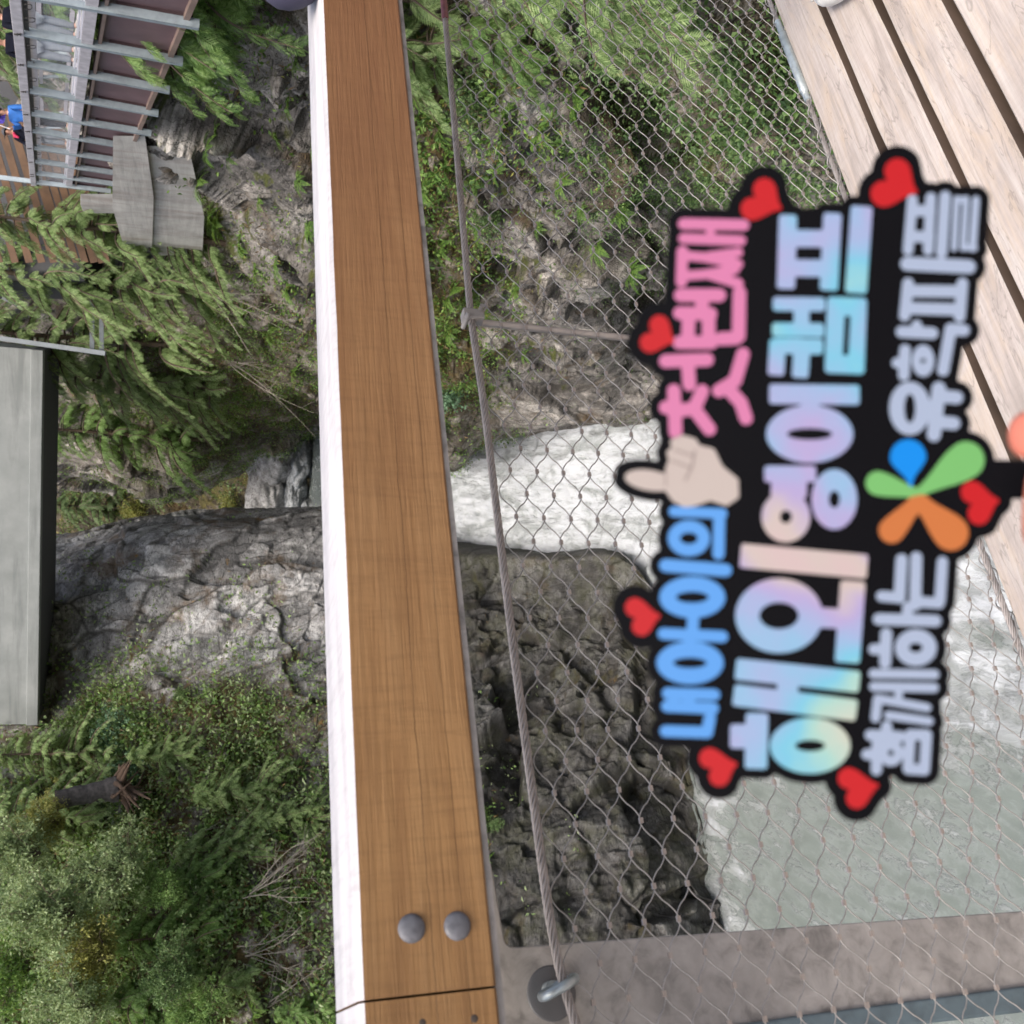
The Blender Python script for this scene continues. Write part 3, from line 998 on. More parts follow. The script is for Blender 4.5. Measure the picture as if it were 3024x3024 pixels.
MAT['grey_board'] = simple('weathered_grey_board', (.42, .40, .42), .75, var=.22, scale=6, bump=.01)
MAT['purple_steel'] = simple('plum_brown_paint', (.135, .082, .088), .6, var=.22, scale=1.5)
MAT['plum_shade'] = simple('plum_shade_paint', (.045, .024, .028), .7, var=.2)  # plum darkened to hold the shade beside the posts
MAT['flange'] = simple('brown_flange_paint', (.20, .14, .115), .6, var=.2, scale=3)
MAT['blue_galv'] = mat_galv('pale_galvanised', (.33, .39, .43), .5, .35, 12, .15)
MAT['white_metal'] = simple('white_painted_metal', (.62, .62, .66), .5, var=.06)
MAT['mesh_wire'] = simple('mesh_wire', (.30, .31, .32), .5, .4)
MAT['black'] = simple('black_pipe', (.03, .027, .025), .5)
ww = empty('walkway', P0 - UP * 1.6)
tag(ww, 'raised steel walkway of plum beams and pale posts along the cliff', 'walkway')
YA, YB = -330, 549
mb = MB(); strip(mb, 27, 62, YA, YB, .14, .05); mb.build('top_rail', MAT['grey_board'], ww, bevel=.006)
mb = MB(); strip(mb, 80, 103, YA, YB, .0, .04); mb.build('rail_board', MAT['grey_board'], ww)
mb = MB()
for x0 in (66, 72, 77):
    mb.tube([Wf(wx(x0, YA), YA, .05), Wf(wx(x0, YB), YB, .05)], .018, 8)
mb.build('cable_run', MAT['black'], ww)
mb = MB()
for y in np.arange(-300, 540, 44):
    yy = y + random.uniform(-8, 8)
    a = Wf(wx(70, yy), yy, .08); dlt = wdir * random.uniform(.12, .3)
    dn = (Wf(wx(random.uniform(90, 102), yy), yy, .08) - a)
    mb.tube([a, a + dn * .8, a + dn + dlt * .2, a + dn + dlt * .8, a + dn * .8 + dlt, a + dlt], .007, 5)
mb.build('cable_loops', MAT['black'], ww)
mb = MB(); strip(mb, 236, 243, YA, YB, .04, .05); strip(mb, 246, 252, YA, YB, .05, .05); mb.build('kick_rail', MAT['white_metal'], ww)
mb = MB(); strip(mb, 254, 293, YA, YB, .10, .09); mb.build('edge_board', MAT['grey_board'], ww)
mb = MB()
a = [Wf(wx(252, y), y, 0.0) for y in (YA, YB)]
mb.hexa([a[0], a[1], a[1] - mh * 1.7, a[0] - mh * 1.7] + [q - UP * .06 for q in (a[0], a[1], a[1] - mh * 1.7, a[0] - mh * 1.7)])
mb.build('walk_deck', MAT['grey_board'], ww)
mb = MB(); strip(mb, 311, 323, YA, YB, .06, .25); mb.build('top_flange', MAT['flange'], ww)
mb = MB(); strip(mb, 323, 566, YA, YB, -.04, .03); mb.build('beam_web', MAT['purple_steel'], ww)
mb = MB(); strip(mb, 566, 586, YA, YB, .06, .25); mb.build('bottom_flange', MAT['flange'], ww)
# woven mesh infill and the railing on the far side of the deck
mb = MB()
for x0 in np.linspace(106, 234, 26):
    mb.tube([Wf(wx(x0, YA), YA, .0), Wf(wx(x0, YB), YB, .0)], .0022, 3, False)
n_v = 330
for f in np.linspace(0, 1, n_v):
    A = Wf(wx(104, YA), YA, 0); B = Wf(wx(104, YB), YB, 0); C = Wf(wx(235, YA), YA, 0); D = Wf(wx(235, YB), YB, 0)
    mb.tube([A + (B - A) * f, C + (D - C) * f], .0022, 3, False)
o = mb.build('mesh_infill', MAT['mesh_wire'], ww)
mb = MB()
for x0, w in ((95, 10), (232, 8)):
    c0, c1 = Wf(wx(x0, YA), YA, 0) - mh * 1.7, Wf(wx(x0, YB), YB, 0) - mh * 1.7
    mb.bar(c0, c1, .09, .05, UP)
mb.build('far_rail', MAT['grey_board'], ww)
for f in np.linspace(.02, .98, 11):
    m1 = MB()
    A = Wf(wx(85, YA), YA, 0) - mh * 1.7; B = Wf(wx(85, YB), YB, 0) - mh * 1.7; C = Wf(wx(252, YA), YA, 0) - mh * 1.7; D = Wf(wx(252, YB), YB, 0) - mh * 1.7
    m1.bar(A + (B - A) * f, C + (D - C) * f, .07, .06, wdir)
    m1.build('far_post', MAT['blue_galv'], ww)
posts = [((50, -250), (690, -125)), ((56, -120), (636, -14)), ((62, -8), (587, 85)), ((71, 104), (539, 192)), ((81, 194), (500, 275)), ((88, 273), (467, 343)), ((93, 340), (446, 401)), ((96, 390), (418, 447)), ((101, 440), (398, 488)), ((104, 480), (381, 523)), ((107, 516), (366, 553)), ((-60, 522), (327, 570))]
for (xa, ya), (xb, yb) in posts:
    m1 = MB()
    A = Wf(np.array(float(xa)), np.array(float(ya)), .13); B = Wf(np.array(float(xb)), np.array(float(yb)), .13)
    m1.bar(A, B, .125, .02, wdir)
    m1.bar(A - wdir * .055 - mh * .06, B - wdir * .055 - mh * .06, .014, .12, wdir)
    m1.bar(A + wdir * .055 - mh * .06, B + wdir * .055 - mh * .06, .014, .12, wdir)
    m1.build('post', MAT['blue_galv'], ww)
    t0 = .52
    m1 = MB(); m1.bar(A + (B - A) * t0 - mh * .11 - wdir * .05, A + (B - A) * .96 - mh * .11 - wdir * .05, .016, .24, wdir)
    m1.build('shade_stiffener', MAT['plum_shade'], ww)  # dark plate stands in for the shadow band next to each post
    m1 = MB()
    A2 = Wf(np.array(wx(34.0, ya)), np.array(float(ya)), .15); B2 = Wf(np.array(wx(56.0, ya)), np.array(float(ya)), .15)
    for sgn in (.3, .75):
        q = A2 + (B2 - A2) * sgn
        m1.bar(q - wdir * .09, q + wdir * .02, .012, .02, UP); m1.bar(q - wdir * .03 - UP * .0, q - wdir * .03 + UP * .05, .012, .02, wdir)
    m1.build('bracket_bolt', MAT['black'], ww)

# concrete abutment below the walkway's end
t = NT('stained_concrete')
v = t.coord()
n1 = t.noise(v, .9, 7, .65); n2 = t.noise(t.coord((2.2, 2.2, .22)), 1.0, 7, .7, .3); n3 = t.noise(t.coord((.35, .35, 5.0)), 1.0, 5, .6, .2)
c = t.ramp(n1, [(.32, (.25, .24, .22)), (.52, (.36, .35, .325)), (.70, (.43, .42, .39))])
c = t.mix(t.ramp(n2, [(.48, 0.0), (.68, .5)]), c, (.17, .12, .105))
c = t.mix(t.ramp(n3, [(.55, 0.0), (.62, .15)]), c, (.2, .19, .175))
t.set("Base Color", c); t.set("Roughness", .9); t.bump(t.math('ADD', n1, n3), .4, .04)
MAT['concrete'] = t.m
def abut(name, x0, x1, y0, y1, d0, d1, back, label, xs=0):
    mb = MB()
    c = [P(x0, y0, d0), P(x0, y1, d1), P(x1 + xs, y1, d1), P(x1, y0, d0)]
    c = [np.asarray(q) for q in c]
    b = np.array([fwd[0], fwd[1], 0]); b /= np.linalg.norm(b)
    mb.hexa(c + [q + b * back for q in c])
    o = mb.build(name, MAT['concrete'], bevel=.03)
    return tag(o, label, 'concrete block')


abut('concrete_abutment', 330, 432, 400, 612, 22.9, 28.6, 5, 'shaded concrete wall right under the end of the plum walkway beam')
abut('concrete_footing', 432, 560, 430, 640, 24.0, 29.8, 5, 'pale board marked concrete footing standing on the cliff below the walkway', 45)
abut('bearing_block', 236, 352, 572, 604, 29.6, 30.4, 1.0, 'short pale concrete beam end beside the last walkway post')

# timber screen and dark building behind the walkway
MAT['cedar_board'] = simple('brown_cedar_board', (.115, .062, .032), .6, var=.3, scale=3)
MAT['dark_wall'] = simple('dark_wall', (.022, .024, .03), .7)
tb = empty('timber_screen', P(260, 600, 35))
tag(tb, 'brown timber slat screen on a dark building behind the walkway', 'timber building')
mb = MB()
c = [P(-420, 240, 33.5), P(-420, 830, 35.5), P(250, 830, 35.5), P(150, 240, 33.5)]
mb.hexa(c + [q + fwd * 3 for q in c]); mb.build('wall', MAT['dark_wall'], tb)
for xk, wd in ((-70, .36), (-22, .32), (20, .34), (56, .33), (92, .34), (128, .36), (158, .24), (184, .26), (211, .28), (241, .42)):
    m1 = MB()
    m1.bar(P(xk - .30 * 230, 320, 32.2), P(xk + .30 * 225, 775, 34.4), wd * (.72 if xk < 120 else .9), .06, UP)
    m1.build('slat', MAT['cedar_board'], tb)
mb = MB(); mb.bar(P(268, 590, 35.0), P(296, 720, 35.6), .22, .2, UP); mb.build('concrete_sill', MAT['concrete'], tb)
# steel stair frame half hidden in the cedars
MAT['stair_steel'] = mat_galv('stair_steel', (.13, .15, .165), .6, .1, 12, .2)
sf = empty('steel_stair', P(310, 900, 38))
tag(sf, 'pale steel stair frame half hidden behind cedar boughs beside the bridge', 'stair')
for a, b in (((-120, 708), (292, 767)), ((-100, 985), (312, 1044))):
    m1 = MB(); m1.bar(P(*a, 37), P(*b, 37), .17, .12, np.array([1., 0, 0])); m1.build('stringer', MAT['stair_steel'], sf)
for x in (272, 300):
    m1 = MB(); m1.bar(P(x, 768, 37.2), P(x, 1040, 37.2), .16, .12, UP); m1.build('cross_bar', MAT['stair_steel'], sf)
m1 = MB(); m1.bar(P(8, 880, 36.8), P(70, 912, 36.8), .1, .1, np.array([1., 0, 0])); m1.build('rail_piece', MAT['stair_steel'], sf)

# concrete bridge girder across the top of the view
bA = P(127, 1035, 40.0); t_ = ray(111, 2142); bB = t_ * (bA[2] / t_[2])
bd = bB - bA; bd[2] = 0; bl = np.linalg.norm(bd); bd /= bl
bn = np.array([bd[1], -bd[0], 0])
if bn @ fwd < 0: bn = -bn
MAT['girder'] = None
t = NT('girder_concrete')
v = t.coord()
n1 = t.noise(v, .8, 7, .62); n2 = t.noise(t.coord((.25, .25, 2.5)), 1.2, 7, .65, .4); n3 = t.noise(v, 14, 4, .7)
c = t.ramp(n1, [(.32, (.165, .18, .176)), (.55, (.205, .22, .216)), (.72, (.24, .255, .25))])
c = t.mix(t.ramp(n2, [(.50, 0.0), (.68, .6)]), c, (.11, .122, .12))
c = t.mix(t.ramp(n3, [(.60, 0.0), (.72, .45)]), c, (.19, .20, .195))
t.set("Base Color", c); t.set("Roughness", .85); t.bump(n3, .2, .02)
MAT['girder'] = t.m
br = empty('bridge', (bA + bB) / 2)
tag(br, 'long pale concrete road bridge girder across the gorge with dark underside', 'bridge')
mb = MB(); mb.box(bA + UP * .45 + bn * .16, bd * bl, bn * 3.2, UP * 9); mb.build('girder', MAT['girder'], br)
mb = MB(); mb.box(bA, bd * bl, bn * .55, UP * .455); mb.build('ledge', MAT['girder'], br, bevel=.02)
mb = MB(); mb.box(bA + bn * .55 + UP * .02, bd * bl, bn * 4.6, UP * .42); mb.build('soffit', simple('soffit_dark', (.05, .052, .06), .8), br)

# ------------------------------------------------------------------ plants
def leaflet_quads(base, d, side, length, width, sag):
    """rhombic leaflets; all (N,3)/(N,)"""
    n = len(base)
    mid = base + d * (length * .45)[:, None]
    tip = base + d * length[:, None] - np.array([0, 0, 1.0]) * (sag * length)[:, None]
    w = side * (width * .5)[:, None]
    v = np.stack([base, mid + w, tip, mid - w], 1).reshape(-1, 3)
    return v, np.arange(4 * n).reshape(n, 4)


def spray(npair, wid=.05, spread=.62, leaf=.42, sag=.25):
    """flat conifer or fern spray, unit length along +X"""
    x = np.linspace(.08, .97, npair)
    B, D, S, Ln, W, G = [], [], [], [], [], []
    for sg in (-1, 1):
        xx = x + (0.0 if sg > 0 else .5 / npair)
        l = leaf * np.sin(np.clip(xx * .86 + .16, 0, 1) * np.pi)**.8 * (1.05 - .35 * xx)
        a = spread * np.pi / 2 * (1 - .25 * xx)
        B.append(np.stack([xx, 0 * xx, -.16 * xx**2], 1))
        D.append(np.stack([np.cos(a), sg * np.sin(a), 0 * xx], 1))
        S.append(np.stack([-np.sin(a) * sg, np.cos(a), 0 * xx], 1))
        Ln.append(l); W.append(np.full(npair, wid)); G.append(np.full(npair, sag))
    B.append([[.0, 0, 0]]); D.append([[1, 0, -.12]]); S.append([[0, 1, 0]]); Ln.append([1.05]); W.append([wid * .7]); G.append([.05])
    c = lambda q: np.concatenate([np.asarray(t, float) for t in q])
    return leaflet_quads(c(B), c(D), c(S), c(Ln), c(W), c(G))


def frames(d, up=(0, 0, 1), roll=None):
    d = d / (np.linalg.norm(d, axis=1)[:, None] + 1e-9)
    u = np.broadcast_to(np.asarray(up, float), d.shape)
    s = np.cross(u, d); s /= np.linalg.norm(s, axis=1)[:, None] + 1e-9
    t = np.cross(d, s)
    if roll is not None:
        c, sn = np.cos(roll)[:, None], np.sin(roll)[:, None]
        s, t = s * c + t * sn, t * c - s * sn
    return np.stack([d, s, t], 2)          # columns: X along d


def inst(tv, tf, R_, loc, sc):
    n = len(loc)
    v = np.einsum('nij,kj->nki', R_, tv) * np.asarray(sc).reshape(n, 1, 1) + loc[:, None]
    f = tf[None] + (np.arange(n) * len(tv))[:, None, None]
    return v.reshape(-1, 3), f.reshape(-1, tf.shape[1])


def bough(r, length, nspray, droop, ssize, tmpl):
    """one drooping conifer bough from the origin along +X"""
    t = np.linspace(.12, 1, nspray)
    ax = np.stack([t, .06 * np.sin(t * 4 + r.uniform(0, 6)), .16 * t - droop * t**2], 1) * length
    tan = np.gradient(ax, axis=0); tan /= np.linalg.norm(tan, axis=1)[:, None]
    sg = np.where(np.arange(nspray) % 2, 1, -1)
    side = np.stack([0 * t, sg, 0 * t], 1)
    d = tan * r.uniform(.35, .8, (nspray, 1)) + side * r.uniform(.35, .9, (nspray, 1)) + np.array([0, 0, -1]) * r.uniform(.25, .95, (nspray, 1))
    sz = ssize * (1.15 - .55 * t) * r.uniform(.7, 1.25, nspray)
    return ax, inst(*tmpl, frames(d, roll=r.uniform(-.9, .9, nspray)), ax, sz)


SPR = spray(9, .075, .62, .46)
SPR_FINE = spray(12, .052, .60, .38)
SPR_FERN = spray(20, .05, .92, .20, .1)


def conifer(seed, h, rad, nb, nsp=22, ssz=.5, droop=.55, h0=.12, tmpl=SPR, arc=None):
    """crown mesh and trunk mesh of a drooping cedar, base at origin"""
    r = np.random.default_rng(seed)
    V, Fq, n = [], [], 0
    wood = MB()
    wood.tube(np.stack([.05 * h * .1 * np.sin(np.linspace(0, 5, 12) + seed), .03 * np.cos(np.linspace(0, 4, 12)), np.linspace(-.06 * h, h, 12)], 1), np.linspace(.012 * h + .01, .003 * h, 12), 8)
    for b in range(nb):
        f = h0 + (1 - h0) * (b + r.uniform(0, 1)) / nb
        az = r.uniform(0, 2 * np.pi) if arc is None else r.uniform(*arc)
        L_ = rad * (1.12 - f**1.3 * .85) * r.uniform(.65, 1.2)
        ax, (v, q) = bough(r, L_, max(7, int(nsp * L_ / rad)), droop * r.uniform(.5, 1.35), ssz, tmpl)
        Rz = np.array([[math.cos(az), -math.sin(az), 0], [math.sin(az), math.cos(az), 0], [0, 0, 1]])
        o = np.array([0, 0, f * h])
        V.append(v @ Rz.T + o); Fq.append(q + n); n += len(v)
        a2 = np.vstack([[0, 0, 0], ax]) @ Rz.T + o
        wood.tube(a2, np.linspace(.02 * L_, .004 * L_, len(a2)), 4, False)
    me = np_mesh('crown', np.vstack(V), np.vstack(Fq))
    return me, wood.mesh('trunk')


def leaf_tmpl(w=.5):
    v = np.array([[0, 0, 0], [.5, w * .5, .06], [1, 0, -.08], [.5, -w * .5, .06]])
    return v, np.array([[0, 1, 2, 3]])


def shrub(seed, r0, nleaf, lsz, nstem=14, flat=.8, wl=.5, clump=40, tight=.13):
    """leafy shrub: stems from the origin and clumped leaves"""
    r = np.random.default_rng(seed)
    wood = MB(); tips = []
    for k in range(nstem):
        az = r.uniform(0, 2 * np.pi); el = r.uniform(.25, 1.45)
        L_ = r0 * r.uniform(.8, 1.35)
        t = np.linspace(0, 1, 9)
        d = np.array([math.cos(az) * math.cos(el), math.sin(az) * math.cos(el), math.sin(el) * flat * 1.5])
        p = t[:, None] * d * L_ + np.stack([.05 * np.sin(t * 5 + k), .05 * np.cos(t * 6 + k), -.28 * t**2], 1) * L_ * t[:, None]
        wood.tube(p, np.linspace(.016, .004, 9) * r0 ** .5, 4, False)
        for j in range(clump // 8):
            f = r.uniform(.3, 1.0)
            i = int(f * 8)
            q = p[i] + r.normal(0, .16 * r0, 3)
            wood.tube([p[i], (p[i] + q) / 2 + r.normal(0, .02 * r0, 3), q], [.006 * r0**.5, .004 * r0**.5, .002], 3, False)
            tips.append(q)
    tips = np.array(tips)
    k = r.integers(0, len(tips), nleaf)
    loc = tips[k] + r.normal(0, 1, (nleaf, 3)) * tight * r0 * r.uniform(.3, 1.2, (nleaf, 1))
    d = r.normal(0, 1, (nleaf, 3)) + (loc - tips.mean(0)) / r0 * .6 - np.array([0, 0, .35])
    up = np.array([0, 0, 1.0])
    v, f = inst(*leaf_tmpl(wl), frames(d, up, r.normal(0, .7, nleaf)), loc, lsz * r.uniform(.6, 1.3, nleaf))
    return np_mesh('leaves', v, f), wood.mesh('stems')


def fern(seed, nf=15, up=.75):
    r = np.random.default_rng(seed)
    V, Fq, n = [], [], 0
    tv, tf = SPR_FERN
    for k in range(nf):
        az = k * 2.4 + r.uniform(-.3, .3); el = r.uniform(.35, 1.05) * up
        L_ = r.uniform(.75, 1.1)
        q = tv.copy() * L_
        # arch the frond
        x = q[:, 0].copy()
        th = el - 1.3 * (x / L_) ** 1.3 * .9
        zz = x * math.sin(el) - .62 * x**2; xx = x * math.cos(el) + .05 * x
        q = np.stack([xx, q[:, 1], zz + q[:, 2] * .4], 1)
        Rz = np.array([[math.cos(az), -math.sin(az), 0], [math.sin(az), math.cos(az), 0], [0, 0, 1]])
        V.append(q @ Rz.T); Fq.append(tf + n); n += len(q)
    return np_mesh('fronds', np.vstack(V), np.vstack(Fq))


MAT['bark'] = simple('bark', (.085, .062, .045), .9, var=.35, scale=9, bump=.03)
MAT['twig'] = simple('pale_dead_twig', (.22, .20, .17), .85, var=.25)
MAT['cedar_leaf'] = mat_leaf('cedar_leaf', (0.055, 0.1, 0.032), (0.175, 0.275, 0.1), (0.37, 0.47, 0.21), 0.45)
MAT['cedar_dark'] = mat_leaf('cedar_dark', (0.035, 0.065, 0.028), (0.095, 0.16, 0.06), (0.21, 0.29, 0.12), 0.4)
MAT['hemlock'] = mat_leaf('hemlock', (0.045, 0.105, 0.03), (0.135, 0.25, 0.065), (0.29, 0.42, 0.15), 0.45)
MAT['willow'] = mat_leaf('willow_leaf', (0.06, 0.1, 0.04), (0.2, 0.285, 0.13), (0.4, 0.48, 0.27), 0.45)
MAT['salal'] = mat_leaf('salal_leaf', (0.03, 0.07, 0.025), (0.085, 0.155, 0.05), (0.2, 0.29, 0.12), 0.35)
MAT['fern'] = mat_leaf('fern_leaf', (0.03, 0.08, 0.016), (0.09, 0.18, 0.034), (0.2, 0.31, 0.07), 0.4)
MAT['bluish'] = mat_leaf('bluish_leaf', (0.035, 0.08, 0.045), (0.09, 0.175, 0.1), (0.19, 0.31, 0.19), 0.4)
MAT['yellowish'] = mat_leaf('yellow_leaf', (0.07, 0.085, 0.018), (0.19, 0.2, 0.05), (0.34, 0.34, 0.1), 0.4)


MAT['brown'] = mat_leaf('dead_grass', (.05, .03, .012), (.12, .075, .03), (.22, .15, .07), .2)


def plant(kind, parts, loc, scale, rz, label, cat, group, tilt=(0, 0)):
    e = empty(kind, loc)
    e.rotation_euler = (tilt[0], tilt[1], rz)
    e.scale = (scale, scale, scale)
    tag(e, label, cat, group)
    for nm, me, mt in parts:
        if len(me.materials) == 0: me.materials.append(mt)
        o = bpy.data.objects.new(nm, me); col.objects.link(o); o.parent = e
        o.data = me
        if me.materials[0] is not mt:
            o.material_slots[0].link = 'OBJECT'; o.material_slots[0].material = mt
    return e


CED = [conifer(s, 12, 2.7, 110, 40, .50, .75, .02, SPR_FINE) for s in (1, 2)]
CEDM = [conifer(s, 8, 2.1, 85, 32, .46, .6, .03, SPR_FINE) for s in (3, 4)]
SAP = [conifer(s, 1.5, .95, 26, 24, .30, .75, .15, SPR_FINE) for s in (5, 6)]
YOUNG = [conifer(s, 3.6, 1.6, 60, 28, .40, .65, .04, SPR) for s in (7, 8)]
WIL = [shrub(s, 2.1, 8000, .15, 34, .9, .45, 56, .085) for s in (1, 2, 9)]
BUSH = [shrub(s, 1.0, 2600, .10, 16, .8, .62, 56) for s in (3, 4)]
FERN = [fern(s, 14) for s in (1, 2, 3)]


def where(x, y): return ("%s of the picture" % ("top" if y < 900 else "middle" if y < 2000 else "bottom"))


def cedar(meshes, p, sc, label, group, mt='cedar_leaf', cat='tree', kind='cedar_tree'):
    c, w = meshes
    return plant(kind, [('trunk', w, MAT['bark']), ('crown', c, MAT[mt])], p, sc, random.uniform(0, 6.28), label, cat, group)


G1 = 'cedars beside the bridge'
cedar(CED[0], R.at(640, 735)[0], .80, 'drooping cedar in front of the timber slat screen and stair frame', G1)
cedar(CED[1], R.at(610, 890)[0], .95, 'drooping yellow green cedar between the slat screen and the bridge end', G1)
cedar(CED[0], R.at(570, 1050)[0], 1.05, 'drooping cedar hanging over the right end of the bridge girder', G1)
cedar(CEDM[0], R.at(640, 1170)[0], 1.3, 'shorter cedar below the bridge girder beside the hanging cedar', G1)
cedar(CEDM[1], R.at(560, 1320)[0], 1.35, 'green cedar under the dark bridge soffit above the grey pool rocks', G1, 'hemlock')
G2 = 'trees on the slope behind the bridge'
for i, (x, y, sc, lb) in enumerate(((360, 1040, 1.0, 'dark conifer under the bridge nearest the stair frame'), (300, 1180, 1.1, 'dark conifer under the bridge behind the shorter cedar'), (330, 1310, 1.1, 'dark conifer under the bridge above the brown bank'), (420, 1400, .9, 'dark conifer low on the bank above the pool'), (250, 1420, .9, 'dark conifer tucked right under the bridge soffit'), (330, 1520, .8, 'dark conifer beside the top of the grey cliff'), (520, 1260, .8, 'dark conifer low behind the green cedar'), (520, 1110, .9, 'dark conifer low behind the drooping cedars'))):
    p, n_ = H.at(x, y); cedar(CEDM[i % 2], p - UP * .6, sc * 1.5, lb, G2, 'hemlock' if i % 3 == 1 else 'cedar_dark')
G3 = 'vegetation of the left bank'
for (x, y, d, sc, lb, mt) in ((330, 2220, 42.0, .75, 'yellow green cedar at the left end of the bridge', 'cedar_leaf'), (300, 2420, 40, 1.0, 'tall cedar above the uprooted log on the left bank', 'cedar_leaf'), (330, 2660, 39, 1.0, 'tall dark cedar behind the pale willow', 'cedar_dark'), (360, 2900, 38, 1.0, 'tall dark cedar in the far corner of the left bank', 'cedar_dark')):
    cedar(CEDM[(x // 10) % 2], P(x, y, d), sc, lb, G3, mt)
for i, (x, y, sc, lb, mt) in enumerate(((560, 2200, .75, 'young cedar on the ledge beside the grey cliff', 'cedar_leaf'), (780, 2310, .9, 'young cedar leaning out from the ledge by the handrail', 'cedar_leaf'), (740, 2480, .9, 'young cedar in the middle of the left bank', 'cedar_leaf'), (900, 2420, .7, 'young cedar just behind the white rail top', 'cedar_leaf'), (620, 2740, 1.0, 'young green cedar below the willow', 'hemlock'), (760, 2880, .8, 'young cedar among bare twigs', 'cedar_leaf'), (950, 2960, .6, 'young cedar at the rail in the lower corner', 'hemlock'), (480, 2960, 1.0, 'young cedar at the very edge of the picture', 'hemlock'), (660, 2580, .8, 'young cedar under the willow branches', 'hemlock'))):
    p, n_ = L.at(x, y); cedar(YOUNG[i % 2], p - UP * .2, sc, lb, 'young cedars on the left bank', mt, 'young tree', 'young_cedar')

for i, (x, y, d, sc, lb, mt) in enumerate(((340, -40, 21.5, .9, 'tall green cedar right behind the walkway at the picture edge', 'hemlock'), (330, 90, 23.5, .9, 'tall bright cedar behind the people in black on the walkway', 'cedar_leaf'), (300, 215, 26, .95, 'tall dark cedar behind the middle of the walkway', 'cedar_dark'))):
    cedar(CEDM[i % 2], P(x, y, d), sc, lb, 'cedars behind the walkway', mt)


def bush(meshes, p, sc, label, group, mt, kind='leafy_shrub', cat='shrub'):
    lv, st = meshes
    return plant(kind, [('stems', st, MAT['bark']), ('leaves', lv, MAT[mt])], p, sc, random.uniform(0, 6.28), label, cat, group)


for i, (x, y, d, sc, lb, mt) in enumerate((
        (400, 2560, 34.5, .85, 'large pale willow shrub beside the uprooted log', 'willow'), (220, 2700, 33, .85, 'pale willow shrub between the log and the tall dark cedar', 'willow'),
        (330, 2820, 33, .7, 'yellow green willow shrub in the middle of the left bank', 'yellowish'), (300, 2980, 32, .85, 'large willow shrub in the corner of the left bank', 'willow'),
        (120, 2520, 35, .8, 'pale willow shrub above the log at the picture edge', 'willow'), (560, 2860, 33, .6, 'smaller green shrub low on the left bank', 'salal'),
        (90, 2860, 33, .8, 'green shrub at the picture edge above the willows', 'fern'), (520, 2620, 35, .55, 'small bright shrub under the largest willow', 'hemlock'),
        (180, 2420, 37, .6, 'small yellow green shrub hiding the end of the log', 'yellowish'), (640, 3000, 33, .6, 'green shrub in the lowest corner of the left bank', 'hemlock'))):
    bush(WIL[i % 3], P(x, y, d), sc, lb, 'willow shrubs on the left bank', mt, 'willow_shrub')
for i, (x, y, sc, lb, mt) in enumerate(((330, 2160, 1.3, 'green bush on top of the grey cliff beneath the bridge end', 'bluish'), (400, 2250, 1.3, 'green bush above the white rock slab', 'bluish'), (250, 2090, .7, 'small bright bush on the cliff edge under the bridge', 'salal'), (560, 2030, .5, 'small shrub in the middle of the grey cliff', 'salal'), (1440, 2385, .62, 'bright small bush on the dark wall under the handrail', 'fern'), (1500, 2440, .4, 'tiny pale bush on the dark wall beside the cable', 'salal'))):
    p, n_ = L.at(x, y); bush(BUSH[i % 2], p - UP * .1, sc, lb, 'bushes on the grey cliff', mt)
for i, (x, y, sc, lb, mt) in enumerate(((1335, 1190, 1.5, 'bluish green bush on the rock at the brink of the fall', 'bluish'), (1325, 1290, 1.2, 'rounded bush hanging over the white water below the rail', 'salal'), (1300, 1080, 1.0, 'yellowish bush close under the handrail', 'yellowish'), (1275, 940, .8, 'small yellowish shrub under the middle of the handrail', 'yellowish'), (1470, 660, .6, 'low shrub on the rock by the steel rod', 'salal'), (1420, 300, .7, 'low shrub among the ferns under the rail', 'salal'))):
    p, n_ = R.at(x, y); bush(BUSH[i % 2], p - UP * .1, sc, lb, 'bushes on the right slope', mt)
for i, (x, y, sc, lb, mt) in enumerate(((560, 1260, 1.1, 'bush on the bank above the pool rocks', 'salal'), (740, 1330, .9, 'bright bush beside the grey pool rocks', 'salal'), (680, 1480, 1.0, 'bush by the edge of the grey cliff', 'yellowish'), (420, 1500, 1.2, 'yellow brown bush beside the cliff top', 'yellowish'), (800, 1500, .7, 'small bush low by the pool', 'salal'), (760, 1100, 1.1, 'bush on the dark bank right of the pool', 'bluish'))):
    p, n_ = H.at(x, y); bush(BUSH[i % 2], p - UP * .1, sc * 1.3, lb, 'bushes behind the pool', mt)

# bright drooping conifer saplings close by on the right
for i, (x, y, sc, lb, mt) in enumerate(((560, 60, 1.15, 'bright drooping hemlock sapling just below the walkway beam', 'hemlock'), (660, 190, 1.0, 'hemlock sapling with hanging sprays beside the grey rocks', 'hemlock'), (760, 40, 1.2, 'hemlock sapling close above the white rail top', 'hemlock'), (620, -60, 1.2, 'hemlock sapling cut by the picture edge under the walkway', 'hemlock'), (1230, 60, 1.0, 'pale cedar sapling directly under the handrail at its far end', 'cedar_leaf'), (1310, 190, .9, 'pale cedar sapling hanging beside the cable', 'cedar_leaf'), (1640, 50, .75, 'cedar sapling seen through the net at the picture edge', 'cedar_leaf'), (1800, 20, .75, 'yellow green cedar sapling through the densest net', 'cedar_leaf'), (1560, 180, .6, 'small dark sapling behind the middle of the net', 'hemlock'), (1950, -40, .7, 'cedar sapling beside the deck edge', 'cedar_leaf'))):
    p, n_ = R.at(x, y); cedar(SAP[i % 2], p - UP * .15 - (fwd * .35), sc * 1.55, lb, 'conifer saplings on the right slope', mt, 'sapling', 'conifer_sapling')

